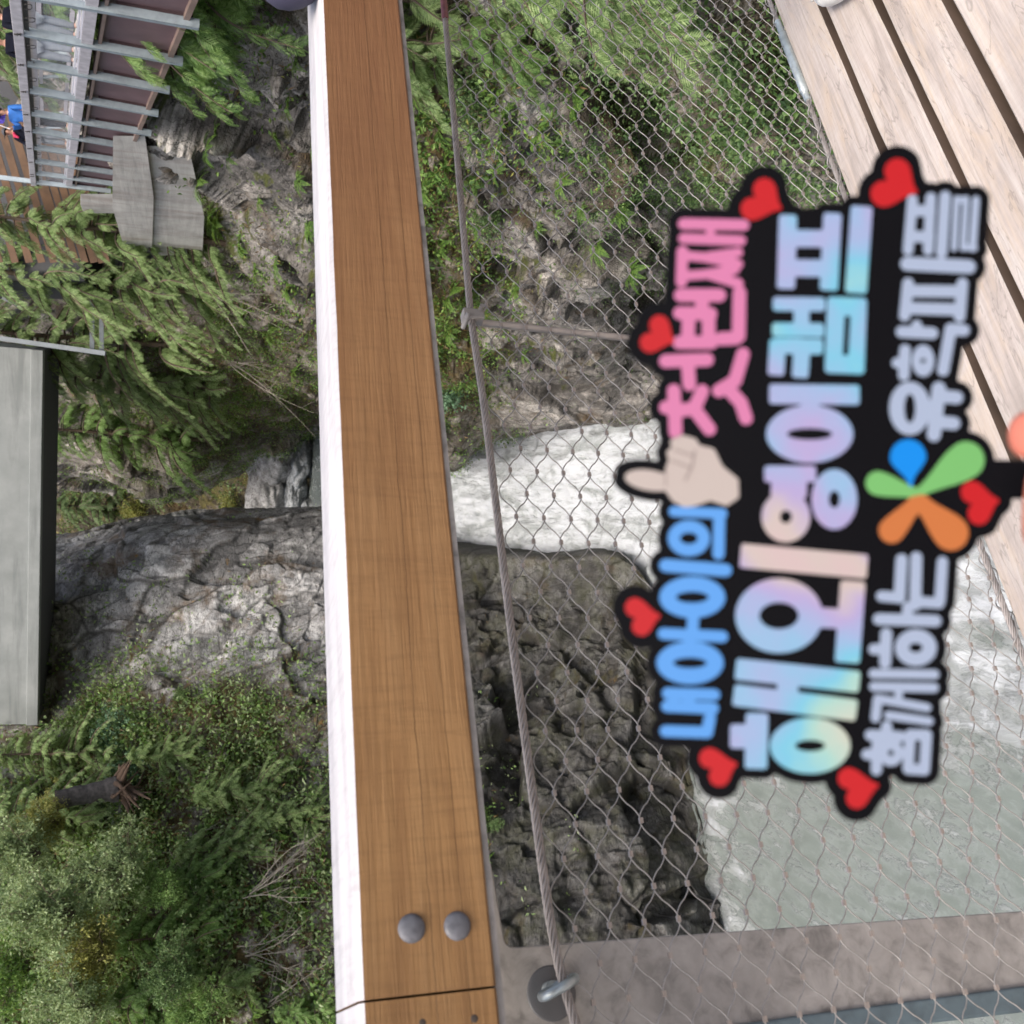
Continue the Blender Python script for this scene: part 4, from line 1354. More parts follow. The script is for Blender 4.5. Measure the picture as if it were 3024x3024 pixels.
# sword ferns
fx = [(1270, 400, .55, R), (1330, 500, .6, R), (1250, 590, .7, R), (1400, 560, .6, R), (1390, 700, .55, R), (1300, 760, .7, R), (1480, 380, .5, R), (1540, 270, .5, R), (1600, 420, .4, R), (1790, 740, .7, R), (1850, 640, .6, R), (1880, 820, .7, R), (1330, 900, .8, R), (1310, 1000, .8, R), (1590, 700, .4, R), (1700, 640, .4, R), (1550, 1070, .6, R), (1500, 850, .5, R), (1640, 560, .4, R), (1710, 330, .4, R), (1430, 180, .45, R),
      (690, 740, .9, R), (640, 690, .9, R), (830, 800, .8, R), (860, 320, .5, R), (900, 200, .45, R), (800, 420, .45, R), (850, 880, .8, R), (740, 820, .7, R), (880, 560, .6, R), (700, 480, .4, R), (900, 700, .7, R),
      (600, 470, .6, R), (610, 560, .7, R), (600, 650, .9, R), (560, 700, .9, R), (450, 680, .8, R), (640, 400, .5, R), (1000, 700, .6, R), (760, 620, .5, R), (920, 480, .5, R), (700, 940, .9, R), (800, 1000, 1.0, R), (880, 1120, 1.0, R), (1230, 860, .8, R), (1240, 300, .6, R), (1390, 430, .5, R), (1480, 520, .4, R),
      (820, 2440, .9, L), (700, 2700, 1.0, L), (880, 2640, .9, L), (940, 2500, .8, L), (620, 2420, 1.0, L), (900, 2920, .9, L), (760, 2960, 1.0, L), (540, 2640, 1.0, L), (660, 2200, .7, L), (840, 2230, .6, L),
      (500, 2290, .8, L), (430, 2180, .9, L), (620, 2090, .5, L), (690, 2360, .8, L), (980, 3000, .7, L), (800, 2700, .8, L), (560, 2480, .9, L), (1420, 2420, .6, L), (1460, 2520, .5, L), (760, 2120, .4, L), (820, 2600, .7, L), (640, 2330, .9, L), (900, 2820, .7, L)]
for i, (x, y, sc, sh) in enumerate(fx):
    p, n_ = sh.at(x, y)
    side = 'right slope below the walkway' if sh is R and x < 1000 else 'right slope behind the net' if sh is R else 'left bank behind the handrail'
    plant('sword_fern', [('fronds', FERN[i % 3], MAT['fern'])], p + n_ * .02, sc, random.uniform(0, 6.28), 'bright green sword fern with arching fronds growing on the ' + side, 'fern', 'sword ferns on the ' + side, (random.uniform(-.2, .2), random.uniform(-.2, .2)))


# low ground cover: leaf clusters, moss tufts and dry grass on the rock
def blob(x, y, cx, cy, rx, ry): return np.exp(-(((x - cx) / rx)**2 + ((y - cy) / ry)**2))


def cover(sheet, n, dens, name, mt, lsz, per, spread, up=.9, wl=.55):
    k = sheet.sample(n, dens)
    p, nn = sheet._q[k], sheet._n[k]
    loc = np.repeat(p, per, 0); no = np.repeat(nn, per, 0)
    m = len(loc)
    loc = loc + rng.normal(0, spread, (m, 3)) + no * rng.uniform(0, spread * 1.2, (m, 1)) + UP * rng.uniform(0, spread * .8, (m, 1))
    d = rng.normal(0, 1, (m, 3)) + no * .5 + UP * up * rng.uniform(-.4, 1, (m, 1))
    v, f = inst(*leaf_tmpl(wl), frames(d, roll=rng.normal(0, .7, m)), loc, lsz * rng.uniform(.5, 1.3, m))
    o = link_mesh(name, np_mesh(name, v, f), MAT[mt])
    tag(o, kind='stuff')
    return o


def d_salal(x, y, n, q):
    return (blob(x, y, 2120, 330, 300, 420) + blob(x, y, 1820, 250, 150, 260) * .6 + blob(x, y, 2330, 150, 160, 300)) * (1.2 + 1.0 * fbm(q, .5, 3, 5)).clip(0)


def d_right(x, y, n, q):
    g = blob(x, y, 1280, 450, 110, 500) + blob(x, y, 1350, 950, 130, 330) + blob(x, y, 1500, 250, 200, 200) + .8 * blob(x, y, 640, 90, 260, 170) + .25 * blob(x, y, 850, 760, 90, 200) + 1.1 * blob(x, y, 600, 1130, 330, 260) + .12 * blob(x, y, 1600, 800, 250, 300) * (n[:, 2] > .45)
    return g * (fbm(q, .8, 3, 6) + .35).clip(0)


def d_left(x, y, n, q):
    g = blob(x, y, 350, 2750, 520, 480) + blob(x, y, 300, 2200, 130, 140) + .55 * blob(x, y, 700, 2500, 300, 300) + .16 * blob(x, y, 600, 2120, 300, 90) + .12 * blob(x, y, 1420, 2480, 60, 80)
    return g * (fbm(q, 1.1, 3, 7) + .3).clip(0)


def d_hill(x, y, n, q):
    return (fbm(q, 2.5, 3, 8) + .25).clip(0) * (x < 850) * (x > -100)


cover(R, 9500, d_salal, 'ground_cover', 'salal', .068, 8, .08)
cover(R, 1800, d_salal, 'ground_cover', 'hemlock', .062, 8, .09)
cover(R, 6500, d_right, 'ground_cover', 'fern', .13, 7, .16)
cover(R, 3500, d_right, 'ground_cover', 'hemlock', .12, 7, .18)
cover(R, 2200, d_right, 'ground_cover', 'yellowish', .12, 6, .16, wl=.3)
cover(L, 7000, d_left, 'ground_cover', 'willow', .19, 7, .28)
cover(L, 5500, d_left, 'ground_cover', 'hemlock', .2, 7, .28)
cover(L, 3000, d_left, 'ground_cover', 'brown', .3, 6, .25, wl=.15)
cover(R, 2200, d_right, 'ground_cover', 'brown', .2, 6, .16, wl=.15)
cover(H, 3500, d_hill, 'ground_cover', 'cedar_dark', .34, 7, .45)
cover(H, 2200, d_hill, 'ground_cover', 'yellowish', .3, 6, .4, wl=.3)

# ------------------------------------------------------------------ boulders, log, dead twigs
def boulder(c, rad, sq, seed, label, mt, group='boulders by the upper pool'):
    bm = bmesh.new()
    bmesh.ops.create_icosphere(bm, subdivisions=5, radius=1)
    v = np.array([q.co for q in bm.verts])
    sqv = np.asarray(sq, float)
    d = 1 + .28 * fbm(v + seed * 3.3, .9, 4, seed) + .10 * blocks(v + seed, .7, seed)[1] - .10 * np.exp(-blocks(v + seed * 1.7, .75, seed)[2] * 22)
    v = v * d[:, None] * sqv * rad
    for q, w in zip(bm.verts, v): q.co = w
    me = bpy.data.meshes.new('boulder'); bm.to_mesh(me); bm.free()
    o = link_mesh('boulder', me, MAT[mt], smooth=True)
    o.location = c; o.rotation_euler = (0, 0, seed)
    return tag(o, label, 'boulder', group)


for i, (x, y, z, rad, sq, lb, mt) in enumerate((
        (915, 1140, -8.2, 2.1, (1.6, 1, .9), 'pale tan boulder at the right edge of the pool', 'rock_block'),
        (900, 1235, -8.2, 1.5, (1.5, 1, .6), 'low pale boulder on the pool bank next to the tan boulder', 'rock_block'),
        (880, 1330, -8.3, 1.9, (1.7, 1, .62), 'smooth blue grey boulder in the middle of the pool shore', 'rock_smooth'),
        (868, 1400, -8.3, 1.5, (1.6, 1, .6), 'smooth blue grey boulder next to the ribbed one', 'rock_smooth'),
        (870, 1470, -8.3, 1.6, (1.4, 1, .6), 'ribbed grey boulder closest to the grey cliff', 'rock_smooth'),
        (925, 1525, -8.2, 1.1, (1.3, 1, .8), 'small pale boulder where the pool meets the grey cliff', 'rock_smooth'),
        (800, 1370, -5.5, 2.6, (1.6, .8, .7), 'mottled black and white rock bank above the pool boulders', 'rock_block'),
        (790, 1480, -5.2, 1.9, (1.5, .9, .8), 'angular grey rock above the pool by the cliff', 'rock_block'))):
    d = min(z / ray(x, y)[2], 72.0)
    boulder(P(x, y, d), rad, sq, i + 2, lb, mt)

lg = empty('uprooted_log', P(360, 2340, 36.5))
tag(lg, 'dark uprooted log with a torn root plate lying on the left bank', 'log')
A, B = P(165, 2362, 37.6), P(345, 2330, 38.6)
tt = np.linspace(0, 1, 24)[:, None]
mb = MB()
mb.tube(A + (B - A) * tt + .05 * np.stack([fbm(np.stack([tt[:, 0] * 3, tt[:, 0], tt[:, 0]], 1), .3, 3, k) for k in (1, 2, 3)], 1), .36 + .16 * tt[:, 0]**4 + .03 * fbm(np.hstack([tt * 5] * 3), .4, 3, 9), 18)
mb.build('trunk', simple('dark_bark', (.055, .05, .048), .9, var=.5, scale=7, bump=.06), lg, smooth=True)
mb = MB()
r_ = np.random.default_rng(5)
for k in range(34):
    a = r_.normal(0, 1, 3); a /= np.linalg.norm(a); ax = (B - A) / np.linalg.norm(B - A)
    a = a - ax * (a @ ax) * .7 + ax * .25
    L_ = r_.uniform(.8, 2.1)
    t = np.linspace(0, 1, 8)[:, None]
    p = B + a * L_ * t + r_.normal(0, .10, 3) * np.sin(t * 4) * L_ - UP * .25 * t**2
    mb.tube(p, np.linspace(.20, .02, 8) * r_.uniform(.5, 1.2), 6)
mb.build('root_plate', simple('torn_root', (.075, .048, .032), .95, var=.4, scale=8, bump=.05), lg, smooth=True)


def dead_shrub(p, dirs, n, L_, seed, label):
    r = np.random.default_rng(seed)
    m = MB()
    for k in range(n):
        d = np.asarray(dirs, float) + r.normal(0, .33, 3); d /= np.linalg.norm(d)
        l = L_ * r.uniform(.5, 1.2)
        t = np.linspace(0, 1, 10)[:, None]
        bend = r.normal(0, .18, 3)
        q = p + r.normal(0, .15, 3) + d * l * t + bend * l * t**2
        m.tube(q, np.linspace(.024, .005, 10) * r.uniform(.6, 1.2), 5, False)
        for j in range(5):
            i = r.integers(3, 9); e = d + r.normal(0, .6, 3)
            tt_ = np.linspace(0, 1, 5)[:, None]
            m.tube(q[i] + e / np.linalg.norm(e) * l * r.uniform(.12, .4) * tt_ + bend * .2 * tt_**2, np.linspace(.010, .003, 5), 4, False)
    o = m.build('bare_branches', MAT['twig'])
    return tag(o, label, 'dead branches', 'bare dead branches')


e_r, e_d = Ru, Dv
for i, (sh, x, y, dr, n, L_, lb) in enumerate((
        (L, 700, 2480, e_d * 1 - e_r * .5, 8, 3.2, 'bare pale branches fanning from the young cedars towards the rail'),
        (L, 760, 2640, e_d * 1 + e_r * .55, 9, 3.0, 'bare pale branches crossing the dark hollow on the left bank'),
        (L, 720, 2800, e_d * 1 + e_r * .2, 9, 3.0, 'bare pale branches low on the left bank by the rail'),
        (L, 520, 2520, e_d * .6 - e_r * .6, 7, 2.4, 'bare branches under the large willow shrub'),
        (L, 820, 2960, e_d + e_r * .7, 7, 2.5, 'bare branches in the lower corner behind the rail'),
        (R, 640, 880, e_d - e_r * .4, 8, 3.0, 'bare twigs hanging under the cedars above the rail'),
        (R, 700, 1080, e_d - e_r * .2, 8, 3.5, 'bare twigs hanging over the mossy bank near the pool'),
        (R, 1300, 620, e_d + e_r * .2, 4, 1.1, 'thin bare twigs hanging under the handrail'))):
    p, n_ = sh.at(x, y)
    dead_shrub(p + n_ * .5, dr, n, L_, i + 60, lb)

# ------------------------------------------------------------------ the hand-held acrylic sign
STEP = 5.0
gx = np.arange(1780, 3420, STEP); gy = np.arange(430, 2480, STEP)
GX, GY = np.meshgrid(gx, gy, indexing='ij')


def c1(p): return (1800 + p[0] * .6335, 400 + p[1] * .6335)
def c2(p): return (1800 + p[0] * .6335, 1200 + p[1] * .6335)


def sd_seg(a, b, hw):
    ax, ay = a; bx, by = b
    dx, dy = bx - ax, by - ay
    h = np.clip(((GX - ax) * dx + (GY - ay) * dy) / (dx * dx + dy * dy + 1e-9), 0, 1)
    return np.hypot(GX - ax - dx * h, GY - ay - dy * h) - hw


def sd_bar(a, b, hw, rnd=9):
    """flat-ended stroke with softly rounded corners"""
    a = np.asarray(a, float); b = np.asarray(b, float)
    L_ = np.linalg.norm(b - a); u = (b - a) / L_; c = (a + b) / 2
    p = np.abs((GX - c[0]) * u[0] + (GY - c[1]) * u[1]) - (L_ / 2 - rnd)
    q = np.abs(-(GX - c[0]) * u[1] + (GY - c[1]) * u[0]) - (hw - rnd)
    return np.hypot(np.maximum(p, 0), np.maximum(q, 0)) + np.minimum(np.maximum(p, q), 0) - rnd


def sd_cone(a, ra, b, rb):
    ax, ay = a; bx, by = b
    dx, dy = bx - ax, by - ay
    h = np.clip(((GX - ax) * dx + (GY - ay) * dy) / (dx * dx + dy * dy), 0, 1)
    h2 = h * h * (3 - 2 * h)
    return np.hypot(GX - ax - dx * h, GY - ay - dy * h) - (ra + (rb - ra) * h2)


def sd_ell(c, r, rot=0.0):
    X, Y = GX - c[0], GY - c[1]
    X, Y = X * math.cos(rot) + Y * math.sin(rot), -X * math.sin(rot) + Y * math.cos(rot)
    k = np.sqrt((X / r[0])**2 + (Y / r[1])**2) + 1e-9
    g = np.sqrt((X / r[0]**2)**2 + (Y / r[1]**2)**2) + 1e-9
    return k * (k - 1) / g


def sd_poly(pts):
    pts = np.asarray(pts, float)
    d = np.full(GX.shape, 1e9); ins = np.zeros(GX.shape, bool)
    n = len(pts)
    for i in range(n):
        a, b = pts[i], pts[(i + 1) % n]
        d = np.minimum(d, sd_seg(a, b, 0))
        cond = ((a[1] > GY) != (b[1] > GY))
        xi = (b[0] - a[0]) * (GY - a[1]) / (b[1] - a[1] + 1e-12) + a[0]
        ins ^= cond & (GX < xi)
    return np.where(ins, -d, d)


def U(*fs):
    r = fs[0]
    for f in fs[1:]: r = np.minimum(r, f)
    return r


KS = .6335


def strokes(conv, hw, segs, rings=(), soft=True):
    fs = [(sd_seg if soft else sd_bar)(conv(a), conv(b), (w if w else hw) * KS) for a, b, w in [(*t, 0) if len(t) == 2 else t for t in segs]]
    for c, o, i in rings:
        fs.append(np.maximum(sd_ell(conv(c), (o[0] * KS, o[1] * KS)), -sd_ell(conv(c), (i[0] * KS, i[1] * KS))))
    return U(*fs)


blue_txt = strokes(c2, 27, [
    ((262, 1514), (455, 1520)), ((455, 1520), (468, 1452)), ((268, 1398), (482, 1408)), ((272, 1338), (488, 1345)), ((370, 1345), (372, 1400)),
    ((252, 1060), (525, 1074)), ((390, 990), (385, 1060)),
    ((262, 742), (540, 764), 30),
    ((512, 510), (508, 688)), ((300, 490), (525, 500), 24)],
    [((375, 1196), (156, 100), (78, 24)), ((386, 890), (153, 97), (76, 26)), ((370, 615), (98, 84), (42, 27))])
pink_txt = strokes(c1, 31, [
    ((262, 1268), (305, 1275)), ((300, 1190), (308, 1382)), ((310, 1285), (395, 1272)), ((395, 1272), (432, 1192)), ((395, 1275), (465, 1368)),
    ((262, 1052), (455, 1045)), ((365, 1060), (372, 1160)),
    ((510, 1190), (585, 1145)), ((585, 1145), (622, 1020)), ((560, 1190), (612, 1245)), ((612, 1245), (636, 1318)),
    ((325, 965), (475, 965)), ((328, 828), (470, 832)), ((370, 835), (365, 962)), ((462, 832), (462, 965)),
    ((332, 745), (512, 745)), ((432, 750), (430, 826)), ((520, 948), (590, 945)), ((602, 935), (606, 735)),
    ((345, 412), (625, 418), 26), ((345, 480), (612, 490), 24), ((470, 418), (470, 490), 20),
    ((340, 540), (335, 682), 26), ((350, 655), (470, 645), 22), ((460, 645), (600, 690), 24), ((460, 645), (585, 625), 22),
    ((350, 560), (460, 570), 22), ((460, 572), (600, 600), 22), ((460, 565), (600, 545), 22)])
holo_txt = U(
    strokes(c2, 50, [((562, 1538), (650, 1538), 56), ((688, 1430), (682, 1690), 52),
                     ((588, 1224), (1165, 1285), 50), ((578, 1345), (1152, 1418), 50), ((830, 1240), (830, 1390), 48),
                     ((975, 985), (1085, 990), 46), ((1135, 815), (1108, 1195), 58), ((610, 695), (1202, 748), 56)],
            [((935, 1582), (187, 130), (70, 26)), ((790, 976), (203, 174), (92, 62))], False),
    strokes(c1, 40, [((722, 1578), (962, 1578), 38), ((800, 1590), (795, 1690), 44), ((880, 1590), (878, 1690), 40),
                     ((745, 1205), (1165, 1210), 46), ((935, 1220), (935, 1300), 42),
                     ((762, 785), (1005, 788), 32), ((758, 905), (1000, 908), 32), ((895, 790), (895, 905), 36),
                     ((785, 950), (775, 1118), 38), ((760, 980), (995, 985), 36), ((898, 985), (888, 1130), 38),
                     ((832, 370), (822, 715), 42), ((1040, 362), (1022, 722), 42), ((850, 480), (1025, 482), 40), ((850, 618), (1025, 620), 40),
                     ((1176, 330), (1148, 735), 50)],
            [((822, 1778), (113, 118), (28, 30)), ((1048, 1696), (106, 140), (26, 40)), ((933, 1392), (202, 134), (106, 27))], False),
    np.maximum(sd_bar(c1((1108, 755)), c1((1095, 1110)), 92 * KS, 12), -sd_bar(c1((1110, 840)), c1((1100, 1025)), 14 * KS, 4)))
pale_a = U(strokes(c2, 25, [((1200, 1622), (1235, 1622)), ((1248, 1570), (1244, 1695)), ((1215, 1532), (1355, 1540)), ((1292, 1492), (1290, 1530)),
                     ((1402, 1535), (1392, 1685)), ((1478, 1535), (1468, 1690)), ((1402, 1530), (1478, 1532)), ((1392, 1690), (1468, 1695)),
                     ((1230, 1246), (1515, 1250), 22), ((1232, 1306), (1512, 1312), 22), ((1350, 1310), (1348, 1350), 18),
                     ((1250, 1370), (1240, 1452), 22), ((1250, 1362), (1480, 1405), 20), ((1300, 1440), (1490, 1468), 20),
                     ((1232, 1132), (1275, 1132)), ((1290, 1060), (1285, 1195), 27), ((1255, 992), (1520, 1000), 27), ((1390, 935), (1388, 990), 24),
                     ((1268, 885), (1352, 892)), ((1352, 892), (1362, 715), 27), ((1430, 705), (1425, 925), 27), ((1455, 912), (1535, 918), 25), ((1540, 905), (1552, 725), 25)],
            [((1312, 1615), (58, 62), (14, 14)), ((1428, 1125), (97, 86), (32, 22))]))
pale_b = U(strokes(c1, 30, [((1535, 1180), (1512, 1395), 32), ((1540, 1215), (1618, 1222)), ((1525, 1335), (1605, 1342)),
                     ((1340, 1060), (1370, 1060), 24), ((1378, 1000), (1372, 1118), 26), ((1362, 915), (1505, 922), 27), ((1432, 885), (1430, 912), 24),
                     ((1590, 905), (1555, 1095), 27), ((1590, 902), (1652, 908), 27),
                     ((1388, 598), (1675, 612), 32), ((1392, 690), (1376, 840), 26), ((1645, 690), (1632, 845), 26), ((1400, 725), (1640, 728), 28), ((1390, 805), (1630, 812), 28),
                     ((1412, 300), (1392, 535), 24), ((1498, 290), (1486, 535), 24), ((1415, 350), (1495, 352), 26), ((1402, 470), (1490, 474), 26),
                     ((1565, 285), (1548, 545), 26), ((1618, 295), (1606, 525), 15), ((1662, 295), (1648, 525), 15), ((1708, 300), (1692, 525), 18), ((1620, 300), (1660, 300), 16), ((1650, 520), (1700, 524), 16)],
            [((1400, 1272), (96, 124), (26, 68)), ((1462, 1050), (52, 74), (12, 12))]))
pale_txt = U(pale_a, pale_b)
finger = U(sd_ell(c2((185, 345)), (115 * KS, 48 * KS), .16),
           sd_poly([c2(p) for p in [(270, 290), (285, 250), (275, 215), (300, 195), (292, 165), (330, 140), (395, 158), (415, 190), (480, 205), (520, 285), (592, 345), (594, 420), (545, 455), (470, 430), (400, 455), (350, 462), (300, 435), (265, 385)]]) - 6,
           sd_seg(c2((250, 350)), c2((320, 370)), 40 * KS))
fold = U(sd_seg(c2((398, 205)), c2((385, 280)), 3.2), sd_seg(c2((385, 280)), c2((352, 345)), 3.2), sd_seg(c2((285, 252)), c2((375, 285)), 2.6), sd_seg(c2((298, 200)), c2((385, 230)), 2.6), sd_seg(c2((262, 300)), c2((262, 372)), 2.6))
drop = U(sd_cone(c2((1392, 238)), 84 * KS, c2((1404, 365)), 6))
green = U(sd_cone(c2((1250, 358)), 56 * KS, c2((1440, 408)), 16), sd_cone(c2((1662, 250)), 86 * KS, c2((1430, 412)), 14))
orange = U(sd_cone(c2((1315, 578)), 60 * KS, c2((1425, 455)), 24), sd_cone(c2((1592, 590)), 82 * KS, c2((1455, 452)), 26))
hearts = []
for cv, a, b, tip in ((c1, (722, 252), (665, 342), (792, 338)), (c1, (1342, 168), (1278, 272), (1424, 262)), (c1, (232, 884), (188, 966), (294, 958)),
                      (c2, (118, 938), (150, 1024), (226, 978)), (c2, (466, 1640), (512, 1724), (584, 1668)), (c2, (1114, 1734), (1152, 1826), (1244, 1768)), (c2, (1690, 400), (1722, 500), (1806, 440))):
    A_, B_, T_ = cv(a), cv(b), cv(tip)
    rr = math.hypot(A_[0] - B_[0], A_[1] - B_[1]) * .50
    hearts.append(U(sd_cone(A_, rr, T_, 7), sd_cone(B_, rr, T_, 7)))
letters = U(blue_txt, pink_txt, holo_txt, pale_txt, finger, drop, green, orange)
plate_sd = U(letters - 30, *[h - 38 for h in hearts],
             sd_poly([(1975, 670), (2200, 655), (2320, 620), (2560, 600), (2690, 575), (2870, 570), (2880, 720), (2840, 900), (2820, 1300), (2920, 1360), (2890, 1560), (2790, 1680), (2755, 2020), (2745, 2260), (2560, 2275), (2180, 2270), (2140, 2190), (1960, 2160), (1945, 1650), (1975, 1480), (1990, 1330), (1960, 1200), (1965, 900)]),
             sd_bar((2860, 1416), (3390, 1416), 58, 20))


def sd_mesh(name, sd, d_front, d_back, back=False):
    """marching squares: fill the inside of a distance field, extruded in depth"""
    ins = sd < 0
    vid, V = {}, []
    def gv(i, j):
        k = (0, i, j)
        if k not in vid: vid[k] = len(V); V.append((gx[i], gy[j]))
        return vid[k]
    def ev(i, j, i2, j2):
        k = (1, min((i, j), (i2, j2)), max((i, j), (i2, j2)))
        if k not in vid:
            a, b = sd[i, j], sd[i2, j2]; t = a / (a - b)
            vid[k] = len(V); V.append((gx[i] + (gx[i2] - gx[i]) * t, gy[j] + (gy[j2] - gy[j]) * t))
        return vid[k]
    cnt = ins[:-1, :-1].astype(int) + ins[1:, :-1] + ins[1:, 1:] + ins[:-1, 1:]
    faces, edges = [], []
    for i, j in np.argwhere(cnt > 0):
        c = [(i, j), (i + 1, j), (i + 1, j + 1), (i, j + 1)]
        poly, kinds = [], []
        for k in range(4):
            a, b = c[k], c[(k + 1) % 4]
            if ins[a]: poly.append(gv(*a)); kinds.append(0)
            if ins[a] != ins[b]: poly.append(ev(*a, *b)); kinds.append(1 if ins[a] else 2)
        faces.append(poly)
        n = len(poly)
        for k in range(n):
            if kinds[k] == 1 and kinds[(k + 1) % n] == 2: edges.append((poly[k], poly[(k + 1) % n]))
    V = np.array(V); n = len(V)
    vf = P(V[:, 0], V[:, 1], d_front); vb = P(V[:, 0], V[:, 1], d_back)
    fl = [f[::-1] for f in faces] + ([[q + n for q in f] for f in faces] if back else []) + [[a, b, b + n, a + n] for a, b in edges]
    me = bpy.data.meshes.new(name)
    me.from_pydata(np.vstack([vf, vb]).tolist(), [], fl)
    me.update()
    bm = bmesh.new(); bm.from_mesh(me)
    loose = [v for v in bm.verts if not v.link_faces]
    bmesh.ops.delete(bm, geom=loose, context='VERTS')
    bmesh.ops.recalc_face_normals(bm, faces=bm.faces)
    if not back:
        bm.normal_update()
        s_ = sum(f.calc_area() * (f.normal.dot(Vector(fwd))) for f in bm.faces)
        if s_ > 0: bmesh.ops.reverse_faces(bm, faces=bm.faces)
    bm.to_mesh(me); bm.free()
    me.polygons.foreach_set('use_smooth', np.zeros(len(me.polygons), bool))
    return me


def vinyl(name, c, rough=.45):
    t = NT(name)
    t.set("Base Color", c); t.set("Roughness", rough); t.set("Specular IOR Level", .25)
    return t.m


t = NT('holographic_film')  # the film's shifting sheen is painted as fixed pastel patches
v = t.coord((1, 1, 1))
h1 = t.noise(v, 9.0, 2, .5, .6); h2 = t.noise(v, 30, 3, .5)
f = t.math('ADD', h1, t.math('MULTIPLY', t.math('SUBTRACT', h2, .5), .25))
t.set("Base Color", t.ramp(f, [(0.28, (0.31, 0.232, 0.243)), (0.38, (0.289, 0.248, 0.237)), (0.45, (0.217, 0.186, 0.32)), (0.51, (0.155, 0.227, 0.351)), (0.57, (0.093, 0.268, 0.361)), (0.63, (0.186, 0.31, 0.284)), (0.7, (0.32, 0.289, 0.237)), (0.8, (0.284, 0.217, 0.289))]))
t.set("Roughness", .35); t.set("Specular IOR Level", .3)
MAT['holo'] = t.m
SD_ = .400
sg = empty('hand_sign', P(2300, 1416, SD_))
tag(sg, 'black acrylic cheering sign with Korean lettering and red hearts held up in front', 'sign')
t = NT('black_acrylic'); t.set("Base Color", (.004, .004, .005)); t.set("Roughness", .22); t.set("Specular IOR Level", .03)
link_mesh('back_plate', sd_mesh('back_plate', plate_sd, SD_, SD_ + .003, True), t.m, sg)
for nm, sd, m_, dz in (('blue_lettering', blue_txt, vinyl('blue_film', (0.0527, 0.17, 0.3995)), .0004), ('pink_lettering', pink_txt, vinyl('pink_film', (0.3168, 0.1012, 0.198)), .0004),
                       ('shimmering_lettering', holo_txt, MAT['holo'], .0004), ('pale_lettering', pale_a, vinyl('pale_blue_film', (.185, .225, .305)), .0004), ('pale_lettering', pale_b, bpy.data.materials['pale_blue_film'] if 'pale_blue_film' in bpy.data.materials else vinyl('pale_blue_film', (.185, .225, .305)), .0004)):
    link_mesh(nm, sd_mesh(nm, sd, SD_ - dz, SD_), m_, sg)
pf = link_mesh('pointing_hand', sd_mesh('pointing_hand', finger, SD_ - .0004, SD_), vinyl('cream_film', (0.2664, 0.2331, 0.2183)), sg)
link_mesh('fold_line', sd_mesh('fold_line', fold, SD_ - .0006, SD_ - .0003), vinyl('fold_grey', (.16, .13, .125)), pf)
red = vinyl('red_film', (0.264, 0.0053, 0.0079))
for h in hearts:
    link_mesh('heart', sd_mesh('heart', h, SD_ - .0005, SD_), red, sg)
em = link_mesh('green_petal', sd_mesh('green_petal', green, SD_ - .0004, SD_), vinyl('green_film', (0.0892, 0.2422, 0.0765)), sg)
link_mesh('blue_petal', sd_mesh('blue_petal', drop, SD_ - .0006, SD_), vinyl('drop_blue', (0.0, 0.124, 0.4)), sg)
link_mesh('orange_petal', sd_mesh('orange_petal', orange, SD_ - .0005, SD_), vinyl('orange_film', (0.28, 0.0875, 0.0245)), sg)


# ------------------------------------------------------------------ people
def skin_body(name, joints, edges, mat, parent=None, root=0, sub=2):
    """joints: list of (point, radius)"""
    me = bpy.data.meshes.new(name)
    me.from_pydata([tuple(j[0]) for j in joints], edges, [])
    o = link_mesh(name, me, mat, parent)
    sk = o.modifiers.new('skin', 'SKIN'); sk.use_smooth_shade = True
    lay = me.skin_vertices[0].data
    for i, j in enumerate(joints):
        r = j[1]
        lay[i].radius = (r, r) if not hasattr(r, '__len__') else r
        lay[i].use_root = (i == root)
    if sub:
        ss = o.modifiers.new('sub', 'SUBSURF'); ss.levels = sub; ss.render_levels = sub
    return o


MAT['skin'] = simple('skin', (.50, .27, .19), .5, var=.06)
MAT['skin_near'] = simple('skin_hand', (.40, .125, .085), .45, var=.08, scale=30)
MAT['navy'] = simple('navy_cloth', (.008, .009, .016), .9, var=.3, spec=.08)
MAT['royal'] = simple('blue_cloth', (.015, .11, .38), .7, var=.25)
MAT['denim'] = simple('pale_trousers', (.20, .23, .27), .85, var=.2)
MAT['hair'] = simple('black_hair', (.012, .010, .010), .5)
MAT['cap'] = simple('grey_cap', (.05, .05, .06), .8)
MAT['shoe'] = simple('grey_shoe', (.40, .38, .36), .7)


